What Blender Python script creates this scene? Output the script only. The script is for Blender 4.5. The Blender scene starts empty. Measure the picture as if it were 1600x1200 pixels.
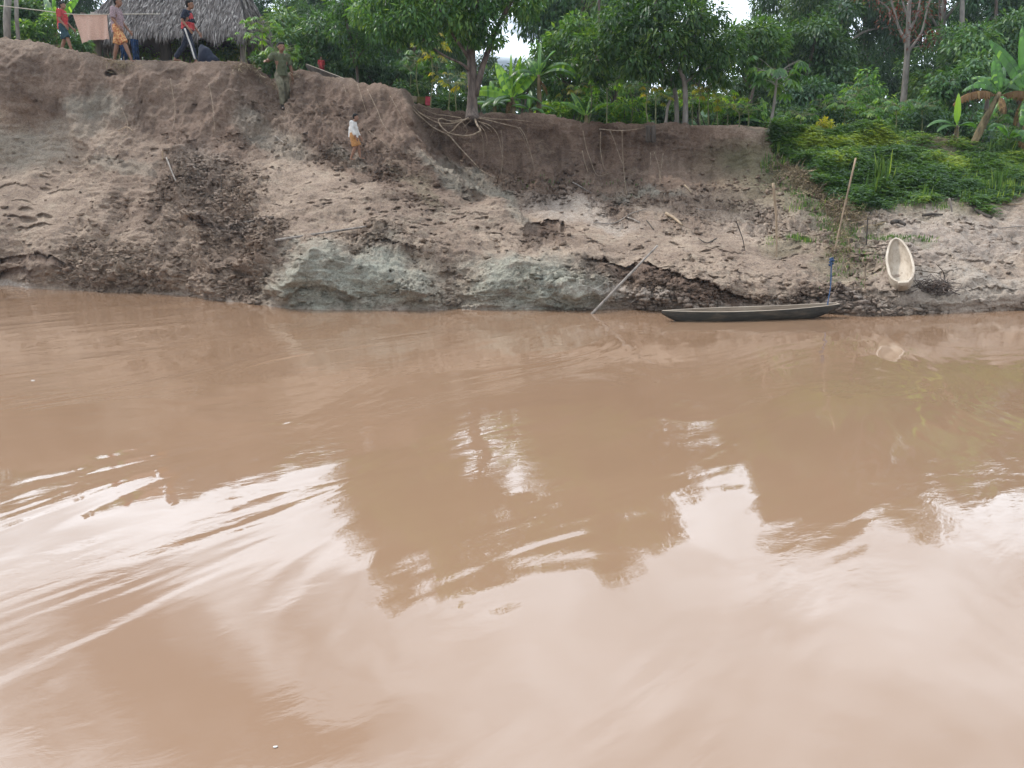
import bpy, bmesh, math, random
import numpy as np
from mathutils import Vector, Matrix, Euler
random.seed(7); rng = np.random.default_rng(11)
C = bpy.context.scene.collection
sc = bpy.context.scene
# ------------------------------------------------------------------ camera, sky, sun, exposure
F = 1209.0; PITCH = math.radians(13.3); H = 1.8
cam_d = bpy.data.cameras.new('camera'); cam = bpy.data.objects.new('camera', cam_d); C.objects.link(cam)
cam.location = (0, 0, H); cam.rotation_euler = (math.radians(90) - PITCH, 0, 0)
cam_d.sensor_width = 36; cam_d.lens = 36 * F / 1600; cam_d.clip_end = 1500; cam_d.clip_start = 0.1
sc.camera = cam
SUN_EL, SUN_AZ = math.radians(50), math.radians(-62)      # azimuth from +Y towards +X
wd = bpy.data.worlds.new('World'); sc.world = wd; wd.use_nodes = True
nt = wd.node_tree; nt.nodes.clear()
def N(t, ty, **kw):
    n = t.nodes.new(ty)
    for k, v in kw.items():
        if k.startswith('i_'):
            n.inputs[k[2:].replace('_', ' ')].default_value = v
        else: setattr(n, k, v)
    return n
wo = N(nt, 'ShaderNodeOutputWorld'); bg = N(nt, 'ShaderNodeBackground')
sky = N(nt, 'ShaderNodeTexSky', sky_type='NISHITA', sun_disc=False, sun_elevation=SUN_EL, sun_rotation=SUN_AZ, air_density=1.0, dust_density=2.0, ozone_density=1.0)
tc = N(nt, 'ShaderNodeTexCoord'); sep = N(nt, 'ShaderNodeSeparateXYZ')
mz = N(nt, 'ShaderNodeMath', operation='ADD'); mz.inputs[1].default_value = 0.22
dx = N(nt, 'ShaderNodeMath', operation='DIVIDE'); dy = N(nt, 'ShaderNodeMath', operation='DIVIDE')
cmb = N(nt, 'ShaderNodeCombineXYZ')
L = nt.links.new
L(tc.outputs['Generated'], sep.inputs[0]); L(sep.outputs['Z'], mz.inputs[0])
L(sep.outputs['X'], dx.inputs[0]); L(mz.outputs[0], dx.inputs[1]); L(sep.outputs['Y'], dy.inputs[0]); L(mz.outputs[0], dy.inputs[1])
L(dx.outputs[0], cmb.inputs[0]); L(dy.outputs[0], cmb.inputs[1])
mp = N(nt, 'ShaderNodeMapping'); mp.inputs['Location'].default_value = (3.1, 1.7, 0); mp.inputs['Rotation'].default_value = (0, 0, 0.5); mp.inputs['Scale'].default_value = (1.0, 1.5, 1)
L(cmb.outputs[0], mp.inputs[0])
cn = N(nt, 'ShaderNodeTexNoise'); cn.inputs['Scale'].default_value = 1.25; cn.inputs['Detail'].default_value = 6; cn.inputs['Roughness'].default_value = 0.5; cn.inputs['Distortion'].default_value = 0.4
L(mp.outputs[0], cn.inputs['Vector'])
cr = N(nt, 'ShaderNodeMapRange'); cr.interpolation_type = 'SMOOTHSTEP'; cr.inputs['From Min'].default_value = 0.29; cr.inputs['From Max'].default_value = 0.43
L(cn.outputs['Fac'], cr.inputs['Value'])
cn2 = N(nt, 'ShaderNodeTexNoise'); cn2.inputs['Scale'].default_value = 2.3; cn2.inputs['Detail'].default_value = 4
L(mp.outputs[0], cn2.inputs['Vector'])
crr = N(nt, 'ShaderNodeMapRange'); crr.inputs['From Min'].default_value = 0.3; crr.inputs['From Max'].default_value = 0.7; crr.inputs['To Min'].default_value = 14; crr.inputs['To Max'].default_value = 34
L(cn2.outputs['Fac'], crr.inputs['Value'])
nv = N(nt, 'ShaderNodeVectorMath', operation='NORMALIZE'); L(tc.outputs['Generated'], nv.inputs[0])
dt = N(nt, 'ShaderNodeVectorMath', operation='DOT_PRODUCT'); L(nv.outputs[0], dt.inputs[0]); dt.inputs[1].default_value = (-0.32, 0.80, 0.51)
dm = N(nt, 'ShaderNodeMapRange'); dm.interpolation_type = 'SMOOTHSTEP'; dm.inputs['From Min'].default_value = -0.1; dm.inputs['From Max'].default_value = 0.95; dm.inputs['To Min'].default_value = 1.0; dm.inputs['To Max'].default_value = 2.1; L(dt.outputs['Value'], dm.inputs['Value'])
cb = N(nt, 'ShaderNodeMath', operation='MULTIPLY'); L(crr.outputs[0], cb.inputs[0]); L(dm.outputs[0], cb.inputs[1])
ccol = N(nt, 'ShaderNodeVectorMath', operation='SCALE'); ccol.inputs[0].default_value = (0.84, 0.94, 1.04); L(cb.outputs[0], ccol.inputs['Scale'])
mx = N(nt, 'ShaderNodeMix', data_type='RGBA')
L(cr.outputs[0], mx.inputs['Factor']); L(sky.outputs[0], mx.inputs['A']); L(ccol.outputs[0], mx.inputs['B'])
L(mx.outputs['Result'], bg.inputs['Color']); bg.inputs['Strength'].default_value = 0.085
L(bg.outputs[0], wo.inputs[0])
sd = bpy.data.lights.new('sun', 'SUN'); sun = bpy.data.objects.new('sun', sd); C.objects.link(sun)
sd.energy = 4.0; sd.angle = math.radians(3.0); sd.color = (1.0, 0.95, 0.88)
sv = Vector((math.sin(SUN_AZ) * math.cos(SUN_EL), math.cos(SUN_AZ) * math.cos(SUN_EL), math.sin(SUN_EL)))
sun.rotation_euler = sv.to_track_quat('Z', 'Y').to_euler()
sc.view_settings.view_transform = 'Standard'; sc.view_settings.look = 'None'; sc.view_settings.gamma = 1; sc.view_settings.exposure = -0.58
sc.cycles.max_bounces = 6; sc.cycles.transparent_max_bounces = 4; sc.cycles.use_denoising = True
# ------------------------------------------------------------------ helpers
CP, SP = math.cos(PITCH), math.sin(PITCH)
def at(px, py, Y):
    """world point seen at photo pixel (1600x1200) at world depth Y"""
    a = (np.asarray(px, float) - 800) / F; b = (600 - np.asarray(py, float)) / F
    k = np.asarray(Y, float) / (CP + b * SP)
    return np.stack([a * k, np.asarray(Y, float) + 0 * a * b, H + k * (b * CP - SP)], -1)
def V(px, py, Y): return Vector(at(px, py, Y).tolist())
def row_of(z, Y):
    t = math.atan2(z - H, Y); return 600 - F * math.tan(t + PITCH)
perm = rng.permutation(4096); rv = rng.random(4096)
def vnoise(p):
    p = np.asarray(p, float); i = np.floor(p).astype(np.int64); f = p - i; f = f * f * f * (f * (f * 6 - 15) + 10)
    def h(a, b, c): return rv[perm[(perm[(perm[a & 4095] + b) & 4095] + c) & 4095]]
    x, y, z = i[..., 0], i[..., 1], i[..., 2]; u, v, w = f[..., 0], f[..., 1], f[..., 2]
    r = 0
    for da in (0, 1):
        wa = u if da else 1 - u
        for db in (0, 1):
            wb = v if db else 1 - v
            for dc in (0, 1):
                wc = w if dc else 1 - w
                r = r + wa * wb * wc * h(x + da, y + db, z + dc)
    return r * 2 - 1
def fbm(p, oct=4, g=0.5, lac=2.03):
    s = 0; a = 1; p = np.asarray(p, float)
    for k in range(oct):
        s = s + a * vnoise(p + 17.3 * k); p = p * lac; a *= g
    return s
def worley(p, seed=0):
    """blocky cellular noise: random height and tilt per cell, and the distance to the border"""
    p = np.asarray(p, float); sh_ = p.shape[:-1]; p = p.reshape(-1, 3) + seed * 13.7; i = np.floor(p).astype(np.int64); f1 = np.full(len(p), 9.); f2 = np.full(len(p), 9.); val = np.zeros(len(p))
    for a in (-1, 0, 1):
        for b in (-1, 0, 1):
            for c in (-1, 0, 1):
                q0, q1, q2 = i[:, 0] + a, i[:, 1] + b, i[:, 2] + c; h = perm[(perm[(perm[q0 & 4095] + q1) & 4095] + q2) & 4095]
                ox, oy, oz = rv[h], rv[(h + 1371) & 4095], rv[(h + 2911) & 4095]; ddx = p[:, 0] - q0 - ox; ddy = p[:, 1] - q1 - oy; ddz = p[:, 2] - q2 - oz; d = ddx * ddx + ddy * ddy + ddz * ddz
                v = (rv[(h + 777) & 4095] - .5) + (rv[(h + 99) & 4095] - .5) * 1.4 * ddx + (rv[(h + 555) & 4095] - .2) * 1.4 * ddz
                n = d < f1; f2 = np.where(n, f1, np.minimum(f2, d)); val = np.where(n, v, val); f1 = np.where(n, d, f1)
    return val.reshape(sh_), (np.sqrt(f2) - np.sqrt(f1)).reshape(sh_)
def sstep(a, b, x):
    t = np.clip((x - a) / (b - a), 0, 1); return t * t * (3 - 2 * t)
def tagp(o, label=None, cat=None, group=None, kind=None):
    if label: o['label'] = label
    if cat: o['category'] = cat
    if group: o['group'] = group
    if kind: o['kind'] = kind
    return o
def mesh_np(name, verts, faces, mat, parent=None, smooth=False, attrs=None):
    """verts (n,3); faces: list of (m,k) int arrays"""
    me = bpy.data.meshes.new(name); verts = np.asarray(verts, np.float32)
    if isinstance(faces, np.ndarray): faces = [faces]
    faces = [np.asarray(f, np.int32) for f in faces if len(f)]
    me.vertices.add(len(verts)); me.vertices.foreach_set('co', verts.ravel())
    nl = sum(f.size for f in faces); nf = sum(len(f) for f in faces)
    me.loops.add(nl); me.polygons.add(nf)
    me.loops.foreach_set('vertex_index', np.concatenate([f.ravel() for f in faces]))
    tot = np.concatenate([np.full(len(f), f.shape[1], np.int32) for f in faces])
    st = np.concatenate([[0], np.cumsum(tot)[:-1]]).astype(np.int32)
    me.polygons.foreach_set('loop_start', st); me.polygons.foreach_set('loop_total', tot)
    if smooth: me.polygons.foreach_set('use_smooth', np.ones(nf, bool))
    for k, arr in (attrs or {}).items():
        arr = np.asarray(arr, np.float32)
        if arr.ndim == 1:
            a = me.attributes.new(k, 'FLOAT', 'POINT'); a.data.foreach_set('value', arr)
        else:
            a = me.attributes.new(k, 'FLOAT_COLOR', 'POINT'); a.data.foreach_set('color', arr.ravel())
    me.update(calc_edges=True); me.validate()
    if mat: me.materials.append(mat)
    o = bpy.data.objects.new(name, me); C.objects.link(o); o.parent = parent
    return o
def empty(name, loc, label=None, cat=None, group=None, rz=0):
    o = bpy.data.objects.new(name, None); C.objects.link(o); o.location = loc; o.rotation_euler = (0, 0, rz)
    o.empty_display_size = 0.2
    return tagp(o, label, cat, group)
class TB:
    """collects tubes / leaves / strips for one mesh"""
    def __init__(s): s.v = []; s.q = []; s.t = []; s.n = 0; s.a = []
    def tube(s, pts, rad, sides=7, wob=0.0, tint=0.5):
        pts = np.asarray([list(p) for p in pts], float); m = len(pts)
        rad = np.interp(np.linspace(0, 1, m), np.linspace(0, 1, len(rad)), rad) if np.ndim(rad) else np.full(m, rad)
        tg = np.gradient(pts, axis=0); tg /= np.linalg.norm(tg, axis=1)[:, None] + 1e-9
        up = np.array([0, 0, 1.0]) if abs(tg[0, 2]) < 0.9 else np.array([1.0, 0, 0])
        nn = np.cross(tg[0], up); nn /= np.linalg.norm(nn)
        ang = np.arange(sides) * 2 * math.pi / sides; vs = []
        for k in range(m):
            nn = nn - tg[k] * np.dot(nn, tg[k]); nn /= np.linalg.norm(nn) + 1e-9
            bb = np.cross(tg[k], nn)
            r = rad[k] * (1 + wob * rng.normal(size=sides))
            vs.append(pts[k] + (np.cos(ang) * r)[:, None] * nn + (np.sin(ang) * r)[:, None] * bb)
        vs.append(pts[[0]]); vs.append(pts[[-1]])
        vs = np.concatenate(vs); o = s.n
        k = np.arange(m - 1)[:, None] * sides; j = np.arange(sides)[None, :]; j2 = (j + 1) % sides
        s.q.append((np.stack([k + j, k + j2, k + sides + j2, k + sides + j], -1).reshape(-1, 4)) + o)
        jj = np.arange(sides); e = m * sides
        s.t.append(np.stack([jj * 0 + e, (jj + 1) % sides, jj], -1) + o)
        s.t.append(np.stack([jj * 0 + e + 1, (m - 1) * sides + jj, (m - 1) * sides + (jj + 1) % sides], -1) + o)
        s.v.append(vs); s.n += len(vs); s.a.append(np.full(len(vs), tint))
    def leaves(s, c, d, nrm, ln, wd, fold=0.25, tint=None):
        """diamond leaves: base c, direction d, normal nrm, length, width"""
        c, d, nrm = (np.asarray(x, float) for x in (c, d, nrm)); n = len(c)
        d = d / (np.linalg.norm(d, axis=1)[:, None] + 1e-9)
        sd_ = np.cross(d, nrm); sd_ /= np.linalg.norm(sd_, axis=1)[:, None] + 1e-9
        nr = np.cross(sd_, d); ln = np.broadcast_to(ln, (n,))[:, None]; wd = np.broadcast_to(wd, (n,))[:, None]
        mid = c + d * ln * 0.45; tip = c + d * ln - nr * ln * 0.15
        v = np.stack([c, mid + sd_ * wd / 2 + nr * wd * fold, tip, mid - sd_ * wd / 2 + nr * wd * fold], 1).reshape(-1, 3)
        k = np.arange(n)[:, None] * 4 + s.n
        s.t.append(np.concatenate([k + [[0, 1, 2]], k + [[0, 2, 3]]])); s.v.append(v); s.n += 4 * n
        s.a.append(np.repeat(rng.random(n) if tint is None else np.broadcast_to(tint, (n,)), 4))
    def grid(s, P, closed=False, tint=0.5):
        """P (m,k,3) grid of points -> quads"""
        P = np.asarray(P, float); m, k = P.shape[:2]; i = np.arange(m - 1)[:, None]; j = np.arange(k if closed else k - 1)[None, :]; j2 = (j + 1) % k
        s.q.append((np.stack([i * k + j, (i + 1) * k + j, (i + 1) * k + j2, i * k + j2], -1).reshape(-1, 4)) + s.n)
        s.v.append(P.reshape(-1, 3)); s.n += m * k; s.a.append(np.broadcast_to(tint, (m, k)).reshape(-1) if np.ndim(tint) else np.full(m * k, tint))
    def build(s, name, mat, parent=None, smooth=True):
        f = []
        if s.q: f.append(np.concatenate(s.q))
        if s.t: f.append(np.concatenate(s.t))
        return mesh_np(name, np.concatenate(s.v), f, mat, parent, smooth, {'tint': np.concatenate(s.a)})
def curve(pts, n=16):
    """Catmull-Rom through pts"""
    P = np.asarray([list(p) for p in pts], float)
    if len(P) == 2: return P[0] + (P[1] - P[0]) * np.linspace(0, 1, n)[:, None]
    P = np.vstack([2 * P[0] - P[1], P, 2 * P[-1] - P[-2]]); out = []
    m = len(P) - 3; per = max(2, n // m)
    for i in range(m):
        t = np.linspace(0, 1, per, endpoint=False)[:, None]; a, b, c, d = P[i:i + 4]
        out.append(0.5 * (2 * b + (c - a) * t + (2 * a - 5 * b + 4 * c - d) * t ** 2 + (3 * b - a - 3 * c + d) * t ** 3))
    out.append(P[[-2]]); return np.vstack(out)
# ------------------------------------------------------------------ materials
def new_mat(name):
    m = bpy.data.materials.new(name); m.use_nodes = True; t = m.node_tree; t.nodes.clear()
    out = N(t, 'ShaderNodeOutputMaterial'); p = N(t, 'ShaderNodeBsdfPrincipled'); t.links.new(p.outputs[0], out.inputs[0])
    return m, t, p, out
def simple(name, col, rough=0.8, var=0.25, scale=20, stretch=(1, 1, 1), bump=0.3, col2=None, detail=5, spec=0.3, bscale=None):
    m, t, p, out = new_mat(name); l = t.links.new
    c = N(t, 'ShaderNodeTexCoord'); mp_ = N(t, 'ShaderNodeMapping'); mp_.inputs['Scale'].default_value = stretch; l(c.outputs['Object'], mp_.inputs[0])
    n1 = N(t, 'ShaderNodeTexNoise'); n1.inputs['Scale'].default_value = scale; n1.inputs['Detail'].default_value = detail; n1.inputs['Roughness'].default_value = 0.6; l(mp_.outputs[0], n1.inputs[0])
    r = N(t, 'ShaderNodeMapRange'); r.inputs['From Min'].default_value = 0.33; r.inputs['From Max'].default_value = 0.67; l(n1.outputs['Fac'], r.inputs['Value'])
    mix = N(t, 'ShaderNodeMix', data_type='RGBA')
    c2 = col2 or tuple(x * (1 - 1.6 * var) for x in col)
    mix.inputs['A'].default_value = (*c2, 1); mix.inputs['B'].default_value = (*[min(1, x * (1 + var)) for x in col], 1)
    l(r.outputs[0], mix.inputs['Factor']); l(mix.outputs['Result'], p.inputs['Base Color'])
    p.inputs['Roughness'].default_value = rough; p.inputs['Specular IOR Level'].default_value = spec
    b = N(t, 'ShaderNodeBump'); b.inputs['Strength'].default_value = bump; b.inputs['Distance'].default_value = 0.02; l(n1.outputs['Fac'], b.inputs['Height']); l(b.outputs[0], p.inputs['Normal'])
    return m
def leaf_mat(name, cA, cB, cC, trans=0.35, rough=0.42, spec=0.4, tcol=None):
    m, t, p, out = new_mat(name); l = t.links.new
    a = N(t, 'ShaderNodeAttribute', attribute_name='tint'); r = N(t, 'ShaderNodeValToRGB')
    e = r.color_ramp.elements; e[0].color = (*cA, 1); e[0].position = 0.0; e[1].color = (*cC, 1); e[1].position = 1.0
    k = e.new(0.6); k.color = (*cB, 1)
    oi = N(t, 'ShaderNodeObjectInfo'); hs = N(t, 'ShaderNodeHueSaturation'); mr = N(t, 'ShaderNodeMapRange'); mr.inputs['To Min'].default_value = 0.72; mr.inputs['To Max'].default_value = 1.25
    l(oi.outputs['Random'], mr.inputs['Value']); l(mr.outputs[0], hs.inputs['Value'])
    l(a.outputs['Fac'], r.inputs[0]); l(r.outputs[0], hs.inputs['Color']); l(hs.outputs[0], p.inputs['Base Color'])
    p.inputs['Roughness'].default_value = rough; p.inputs['Specular IOR Level'].default_value = spec
    tr = N(t, 'ShaderNodeBsdfTranslucent'); ms = N(t, 'ShaderNodeMixShader'); ms.inputs[0].default_value = trans
    g = N(t, 'ShaderNodeMix', data_type='RGBA', blend_type='MULTIPLY'); g.inputs['Factor'].default_value = 1; g.inputs['B'].default_value = (*(tcol or (2.2, 2.0, 0.7)), 1)
    l(hs.outputs[0], g.inputs['A']); l(g.outputs['Result'], tr.inputs[0]); l(p.outputs[0], ms.inputs[1]); l(tr.outputs[0], ms.inputs[2]); l(ms.outputs[0], out.inputs[0])
    return m
M = {}
M['forest'] = leaf_mat('forest_leaves', (0.026, 0.07, 0.028), (0.062, 0.14, 0.045), (0.14, 0.22, 0.06), 0.25)
M['forest_dark'] = leaf_mat('forest_leaves_dark', (0.022, 0.06, 0.032), (0.046, 0.11, 0.048), (0.085, 0.165, 0.065), 0.2)
M['tree'] = leaf_mat('tree_leaves', (0.03, 0.08, 0.025), (0.07, 0.165, 0.042), (0.17, 0.27, 0.06), 0.35)
M['bright'] = leaf_mat('young_leaves', (0.06, 0.15, 0.025), (0.12, 0.25, 0.04), (0.28, 0.36, 0.06), 0.4)
M['yellow'] = leaf_mat('yellow_leaves', (0.10, 0.16, 0.02), (0.26, 0.26, 0.03), (0.42, 0.30, 0.04), 0.4)
M['cover'] = leaf_mat('cover_leaves', (0.035, 0.085, 0.028), (0.085, 0.165, 0.042), (0.25, 0.32, 0.07), 0.4)
M['banana'] = leaf_mat('banana_leaf', (0.04, 0.10, 0.03), (0.08, 0.21, 0.04), (0.26, 0.44, 0.06), 0.45, 0.35, 0.5)
M['banana_dry'] = leaf_mat('dry_leaf', (0.09, 0.055, 0.03), (0.17, 0.10, 0.05), (0.24, 0.17, 0.08), 0.3, 0.8, 0.1, (1.3, 1.1, 0.8))
M['red'] = leaf_mat('red_leaves', (0.14, 0.05, 0.03), (0.22, 0.07, 0.04), (0.30, 0.12, 0.05), 0.3, tcol=(1.5, 1, .8))
M['bark'] = simple('bark', (0.13, 0.10, 0.085), 0.9, 0.35, 14, (1, 1, 0.25), 0.8)
M['bark_pale'] = simple('pale_bark', (0.25, 0.225, 0.2), 0.9, 0.25, 9, (1, 1, 0.3), 0.5)
M['root'] = simple('root', (0.28, 0.21, 0.15), 0.85, 0.3, 12, (1, 1, 1), 0.5)
M['stem'] = simple('stem', (0.20, 0.21, 0.10), 0.7, 0.3, 20, (1, 1, .3), 0.3)
M['bstem'] = simple('banana_stem', (0.17, 0.13, 0.07), 0.8, 0.4, 10, (1, 1, .4), 0.6)
M['pole'] = simple('pole_wood', (0.34, 0.25, 0.17), 0.8, 0.25, 10, (1, 1, .15), 0.4)
M['post'] = simple('post_wood', (0.27, 0.23, 0.20), 0.9, 0.3, 10, (1, 1, .15), 0.6)
M['darkwood'] = simple('dark_wood', (0.075, 0.06, 0.05), 0.9, 0.35, 10, (1, 1, .2), 0.6)
# thatch
M['thatch'] = simple('thatch', (0.30, 0.27, 0.255), 0.95, 0.4, 40, (1, 1, .12), 0.8)
def thatch_strand():
    m, t, p, out = new_mat('thatch_strand'); l = t.links.new
    a = N(t, 'ShaderNodeAttribute', attribute_name='tint'); r = N(t, 'ShaderNodeValToRGB'); e = r.color_ramp.elements
    e[0].color = (.10, .085, .08, 1); e[1].color = (.50, .46, .43, 1); k = e.new(.55); k.color = (.27, .235, .22, 1)
    l(a.outputs['Fac'], r.inputs[0]); l(r.outputs[0], p.inputs['Base Color']); p.inputs['Roughness'].default_value = .9; return m
M['strand'] = thatch_strand(); M['straw'] = simple('dry_stalks', (0.33, 0.255, 0.16), 0.9, 0.35, 30)
# soil
def soil():
    m, t, p, out = new_mat('bank_soil'); l = t.links.new
    geo = N(t, 'ShaderNodeNewGeometry'); at_ = N(t, 'ShaderNodeAttribute', attribute_name='mask'); sp = N(t, 'ShaderNodeSeparateColor'); l(at_.outputs['Color'], sp.inputs[0])
    def noise(sc_, det, rough=.6, st=None, dist=0):
        n = N(t, 'ShaderNodeTexNoise'); n.inputs['Scale'].default_value = sc_; n.inputs['Detail'].default_value = det; n.inputs['Roughness'].default_value = rough; n.inputs['Distortion'].default_value = dist
        if st:
            mpp = N(t, 'ShaderNodeMapping'); mpp.inputs['Scale'].default_value = st; l(geo.outputs['Position'], mpp.inputs[0]); l(mpp.outputs[0], n.inputs[0])
        else: l(geo.outputs['Position'], n.inputs[0])
        return n
    def rng_(src, a, b, c=0., d=1.):
        r = N(t, 'ShaderNodeMapRange'); r.inputs['From Min'].default_value = a; r.inputs['From Max'].default_value = b; r.inputs['To Min'].default_value = c; r.inputs['To Max'].default_value = d; l(src, r.inputs['Value']); return r.outputs[0]
    def mix(a, b, f, bt='MIX'):
        n = N(t, 'ShaderNodeMix', data_type='RGBA', blend_type=bt)
        for k, x in (('A', a), ('B', b)):
            if isinstance(x, tuple): n.inputs[k].default_value = (*x, 1)
            else: l(x, n.inputs[k])
        if isinstance(f, float): n.inputs['Factor'].default_value = f
        else: l(f, n.inputs['Factor'])
        return n.outputs['Result']
    n1 = noise(1.1, 6); n2 = noise(9, 8, .65); n3 = noise(2.6, 8, .7, (1, 1, 2.5), 1.0); n4 = noise(55, 5, .7); n5 = noise(24, 6, .7, (1, 1, 1.7), .6)
    sand = mix((.405, .308, .238), (.262, .192, .148), rng_(n1.outputs['Fac'], .35, .62))
    sand = mix(sand, (.17, .125, .11), rng_(n2.outputs['Fac'], .5, .68, 0, .55))
    sand = mix(sand, (.41, .335, .26), rng_(n3.outputs['Fac'], .52, .68, 0, .6))
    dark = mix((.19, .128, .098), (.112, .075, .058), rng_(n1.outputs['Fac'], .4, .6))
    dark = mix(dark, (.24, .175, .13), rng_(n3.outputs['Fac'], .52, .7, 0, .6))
    clay = mix((.39, .37, .305), (.275, .26, .215), rng_(n2.outputs['Fac'], .35, .65))
    clay = mix(clay, (.26, .20, .16), rng_(n3.outputs['Fac'], .5, .66, 0, .75))
    clay = mix(clay, (.29, .295, .255), rng_(n1.outputs['Fac'], .5, .65, 0, .6))
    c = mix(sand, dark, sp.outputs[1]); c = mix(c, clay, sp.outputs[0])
    c = mix(c, (.41, .335, .28), rng_(sp.outputs[2], .1, 1, 0, .6))
    c = mix(c, (.11, .13, .06), rng_(at_.outputs['Alpha'], 0, 1, 0, .7))
    c = mix(c, mix((1.12, 1.12, 1.1), (.55, .51, .48), rng_(n5.outputs['Fac'], .48, .70)), 1.0, 'MULTIPLY'); c = mix(c, mix((1., 1., 1.), (.72, .70, .70), rng_(n4.outputs['Fac'], .45, .6)), 1.0, 'MULTIPLY')
    l(c, p.inputs['Base Color'])
    w = N(t, 'ShaderNodeMath', operation='MULTIPLY'); l(sp.outputs[2], w.inputs[0]); l(rng_(n2.outputs['Fac'], .35, .6, 1., .3), w.inputs[1])
    l(rng_(w.outputs[0], 0, 1, .93, .17), p.inputs['Roughness']); l(rng_(w.outputs[0], 0, 1, .15, .85), p.inputs['Specular IOR Level'])
    b1 = N(t, 'ShaderNodeBump'); b1.inputs['Strength'].default_value = .9; b1.inputs['Distance'].default_value = .035; l(n2.outputs['Fac'], b1.inputs['Height'])
    b2 = N(t, 'ShaderNodeBump'); b2.inputs['Strength'].default_value = .7; b2.inputs['Distance'].default_value = .012; l(n4.outputs['Fac'], b2.inputs['Height']); l(b1.outputs[0], b2.inputs['Normal'])
    b3 = N(t, 'ShaderNodeBump'); b3.invert = True; b3.inputs['Strength'].default_value = .9; b3.inputs['Distance'].default_value = .03; l(n5.outputs['Fac'], b3.inputs['Height']); l(b2.outputs[0], b3.inputs['Normal'])
    l(b3.outputs[0], p.inputs['Normal']); return m
M['soil'] = soil()
def water():
    m, t, p, out = new_mat('muddy_water'); l = t.links.new
    geo = N(t, 'ShaderNodeNewGeometry')
    def noise(sc_, det, st, rot=0., rough=.5, dist=0.):
        mpp = N(t, 'ShaderNodeMapping', vector_type='TEXTURE'); mpp.inputs['Scale'].default_value = tuple(1 / q for q in st); mpp.inputs['Rotation'].default_value = (0, 0, rot); l(geo.outputs['Position'], mpp.inputs[0])
        n = N(t, 'ShaderNodeTexNoise'); n.inputs['Scale'].default_value = sc_; n.inputs['Detail'].default_value = det; n.inputs['Roughness'].default_value = rough; n.inputs['Distortion'].default_value = dist; l(mpp.outputs[0], n.inputs[0]); return n.outputs['Fac']
    a = noise(.5, 3, (1, 2.0, 1), .3); mixc = N(t, 'ShaderNodeMix', data_type='RGBA'); mixc.inputs['A'].default_value = (.23, .140, .086, 1); mixc.inputs['B'].default_value = (.265, .164, .104, 1)
    l(a, mixc.inputs['Factor']); l(mixc.outputs['Result'], p.inputs['Base Color'])
    p.inputs['Roughness'].default_value = .004; p.inputs['IOR'].default_value = 1.6; p.inputs['Specular IOR Level'].default_value = .5
    # calm and ruffled patches
    patch = noise(.6, 4, (.5, 1.2, 1), .95, .6, .8); pr = N(t, 'ShaderNodeMapRange'); pr.inputs['From Min'].default_value = .42; pr.inputs['From Max'].default_value = .6; pr.inputs['To Min'].default_value = .15; pr.inputs['To Max'].default_value = 1.0; l(patch, pr.inputs['Value'])
    big = noise(.75, 3, (.45, 1.0, 1), .95, .5, .9); fine = noise(6.5, 4, (.7, 1.6, 1), .35, .62, .8)
    b1 = N(t, 'ShaderNodeBump'); b1.inputs['Strength'].default_value = 1; b1.inputs['Distance'].default_value = .034; l(big, b1.inputs['Height'])
    midn = noise(2.6, 3, (.6, 1.6, 1), .8, .55, .8); b15 = N(t, 'ShaderNodeBump'); b15.inputs['Distance'].default_value = .0028; l(midn, b15.inputs['Height']); l(pr.outputs[0], b15.inputs['Strength']); l(b1.outputs[0], b15.inputs['Normal'])
    b2 = N(t, 'ShaderNodeBump'); b2.inputs['Distance'].default_value = .0013; l(pr.outputs[0], b2.inputs['Strength']); l(fine, b2.inputs['Height']); l(b15.outputs[0], b2.inputs['Normal'])
    l(b2.outputs[0], p.inputs['Normal']); return m
M['water'] = water()
# ------------------------------------------------------------------ terrain
def T(py): b = (600 - np.asarray(py, float)) / F; return (b * CP - SP) / (CP + b * SP)
def Yshore(py): return -H / T(py)
shore_px = [-400, 0, 60, 130, 200, 260, 330, 380, 430, 470, 500, 560, 640, 720, 800, 870, 920, 960, 1040, 1120, 1200, 1290, 1340, 1400, 1470, 1540, 1600, 2000]
shore_py = [450, 453, 457, 461, 462, 464, 471, 478, 482, 485, 486, 487, 486.5, 486, 485.5, 483, 484, 484, 486, 487, 489, 492, 499, 500, 498, 493, 489, 486]
sky_px = [-400, 0, 60, 100, 150, 180, 195, 220, 270, 330, 375, 392, 402, 415, 425, 440, 447, 455, 470, 485, 500, 560, 600, 632, 640, 646, 660, 700, 740, 800, 860, 890, 920, 1000, 1060, 1100, 1150, 1195, 1206, 1250, 1330, 1400, 1450, 1480, 1520, 1560, 1600, 2000]
sky_py = [56, 58, 65, 77, 85, 93, 95, 95, 96, 96, 97, 101, 110, 116, 122, 124, 118, 113, 108, 112, 118, 128, 133, 139, 147, 160, 165, 172, 176, 176, 180, 186, 191, 193, 192, 196, 199, 205, 211, 213, 214, 212, 214, 218, 228, 236, 243, 250]
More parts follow.
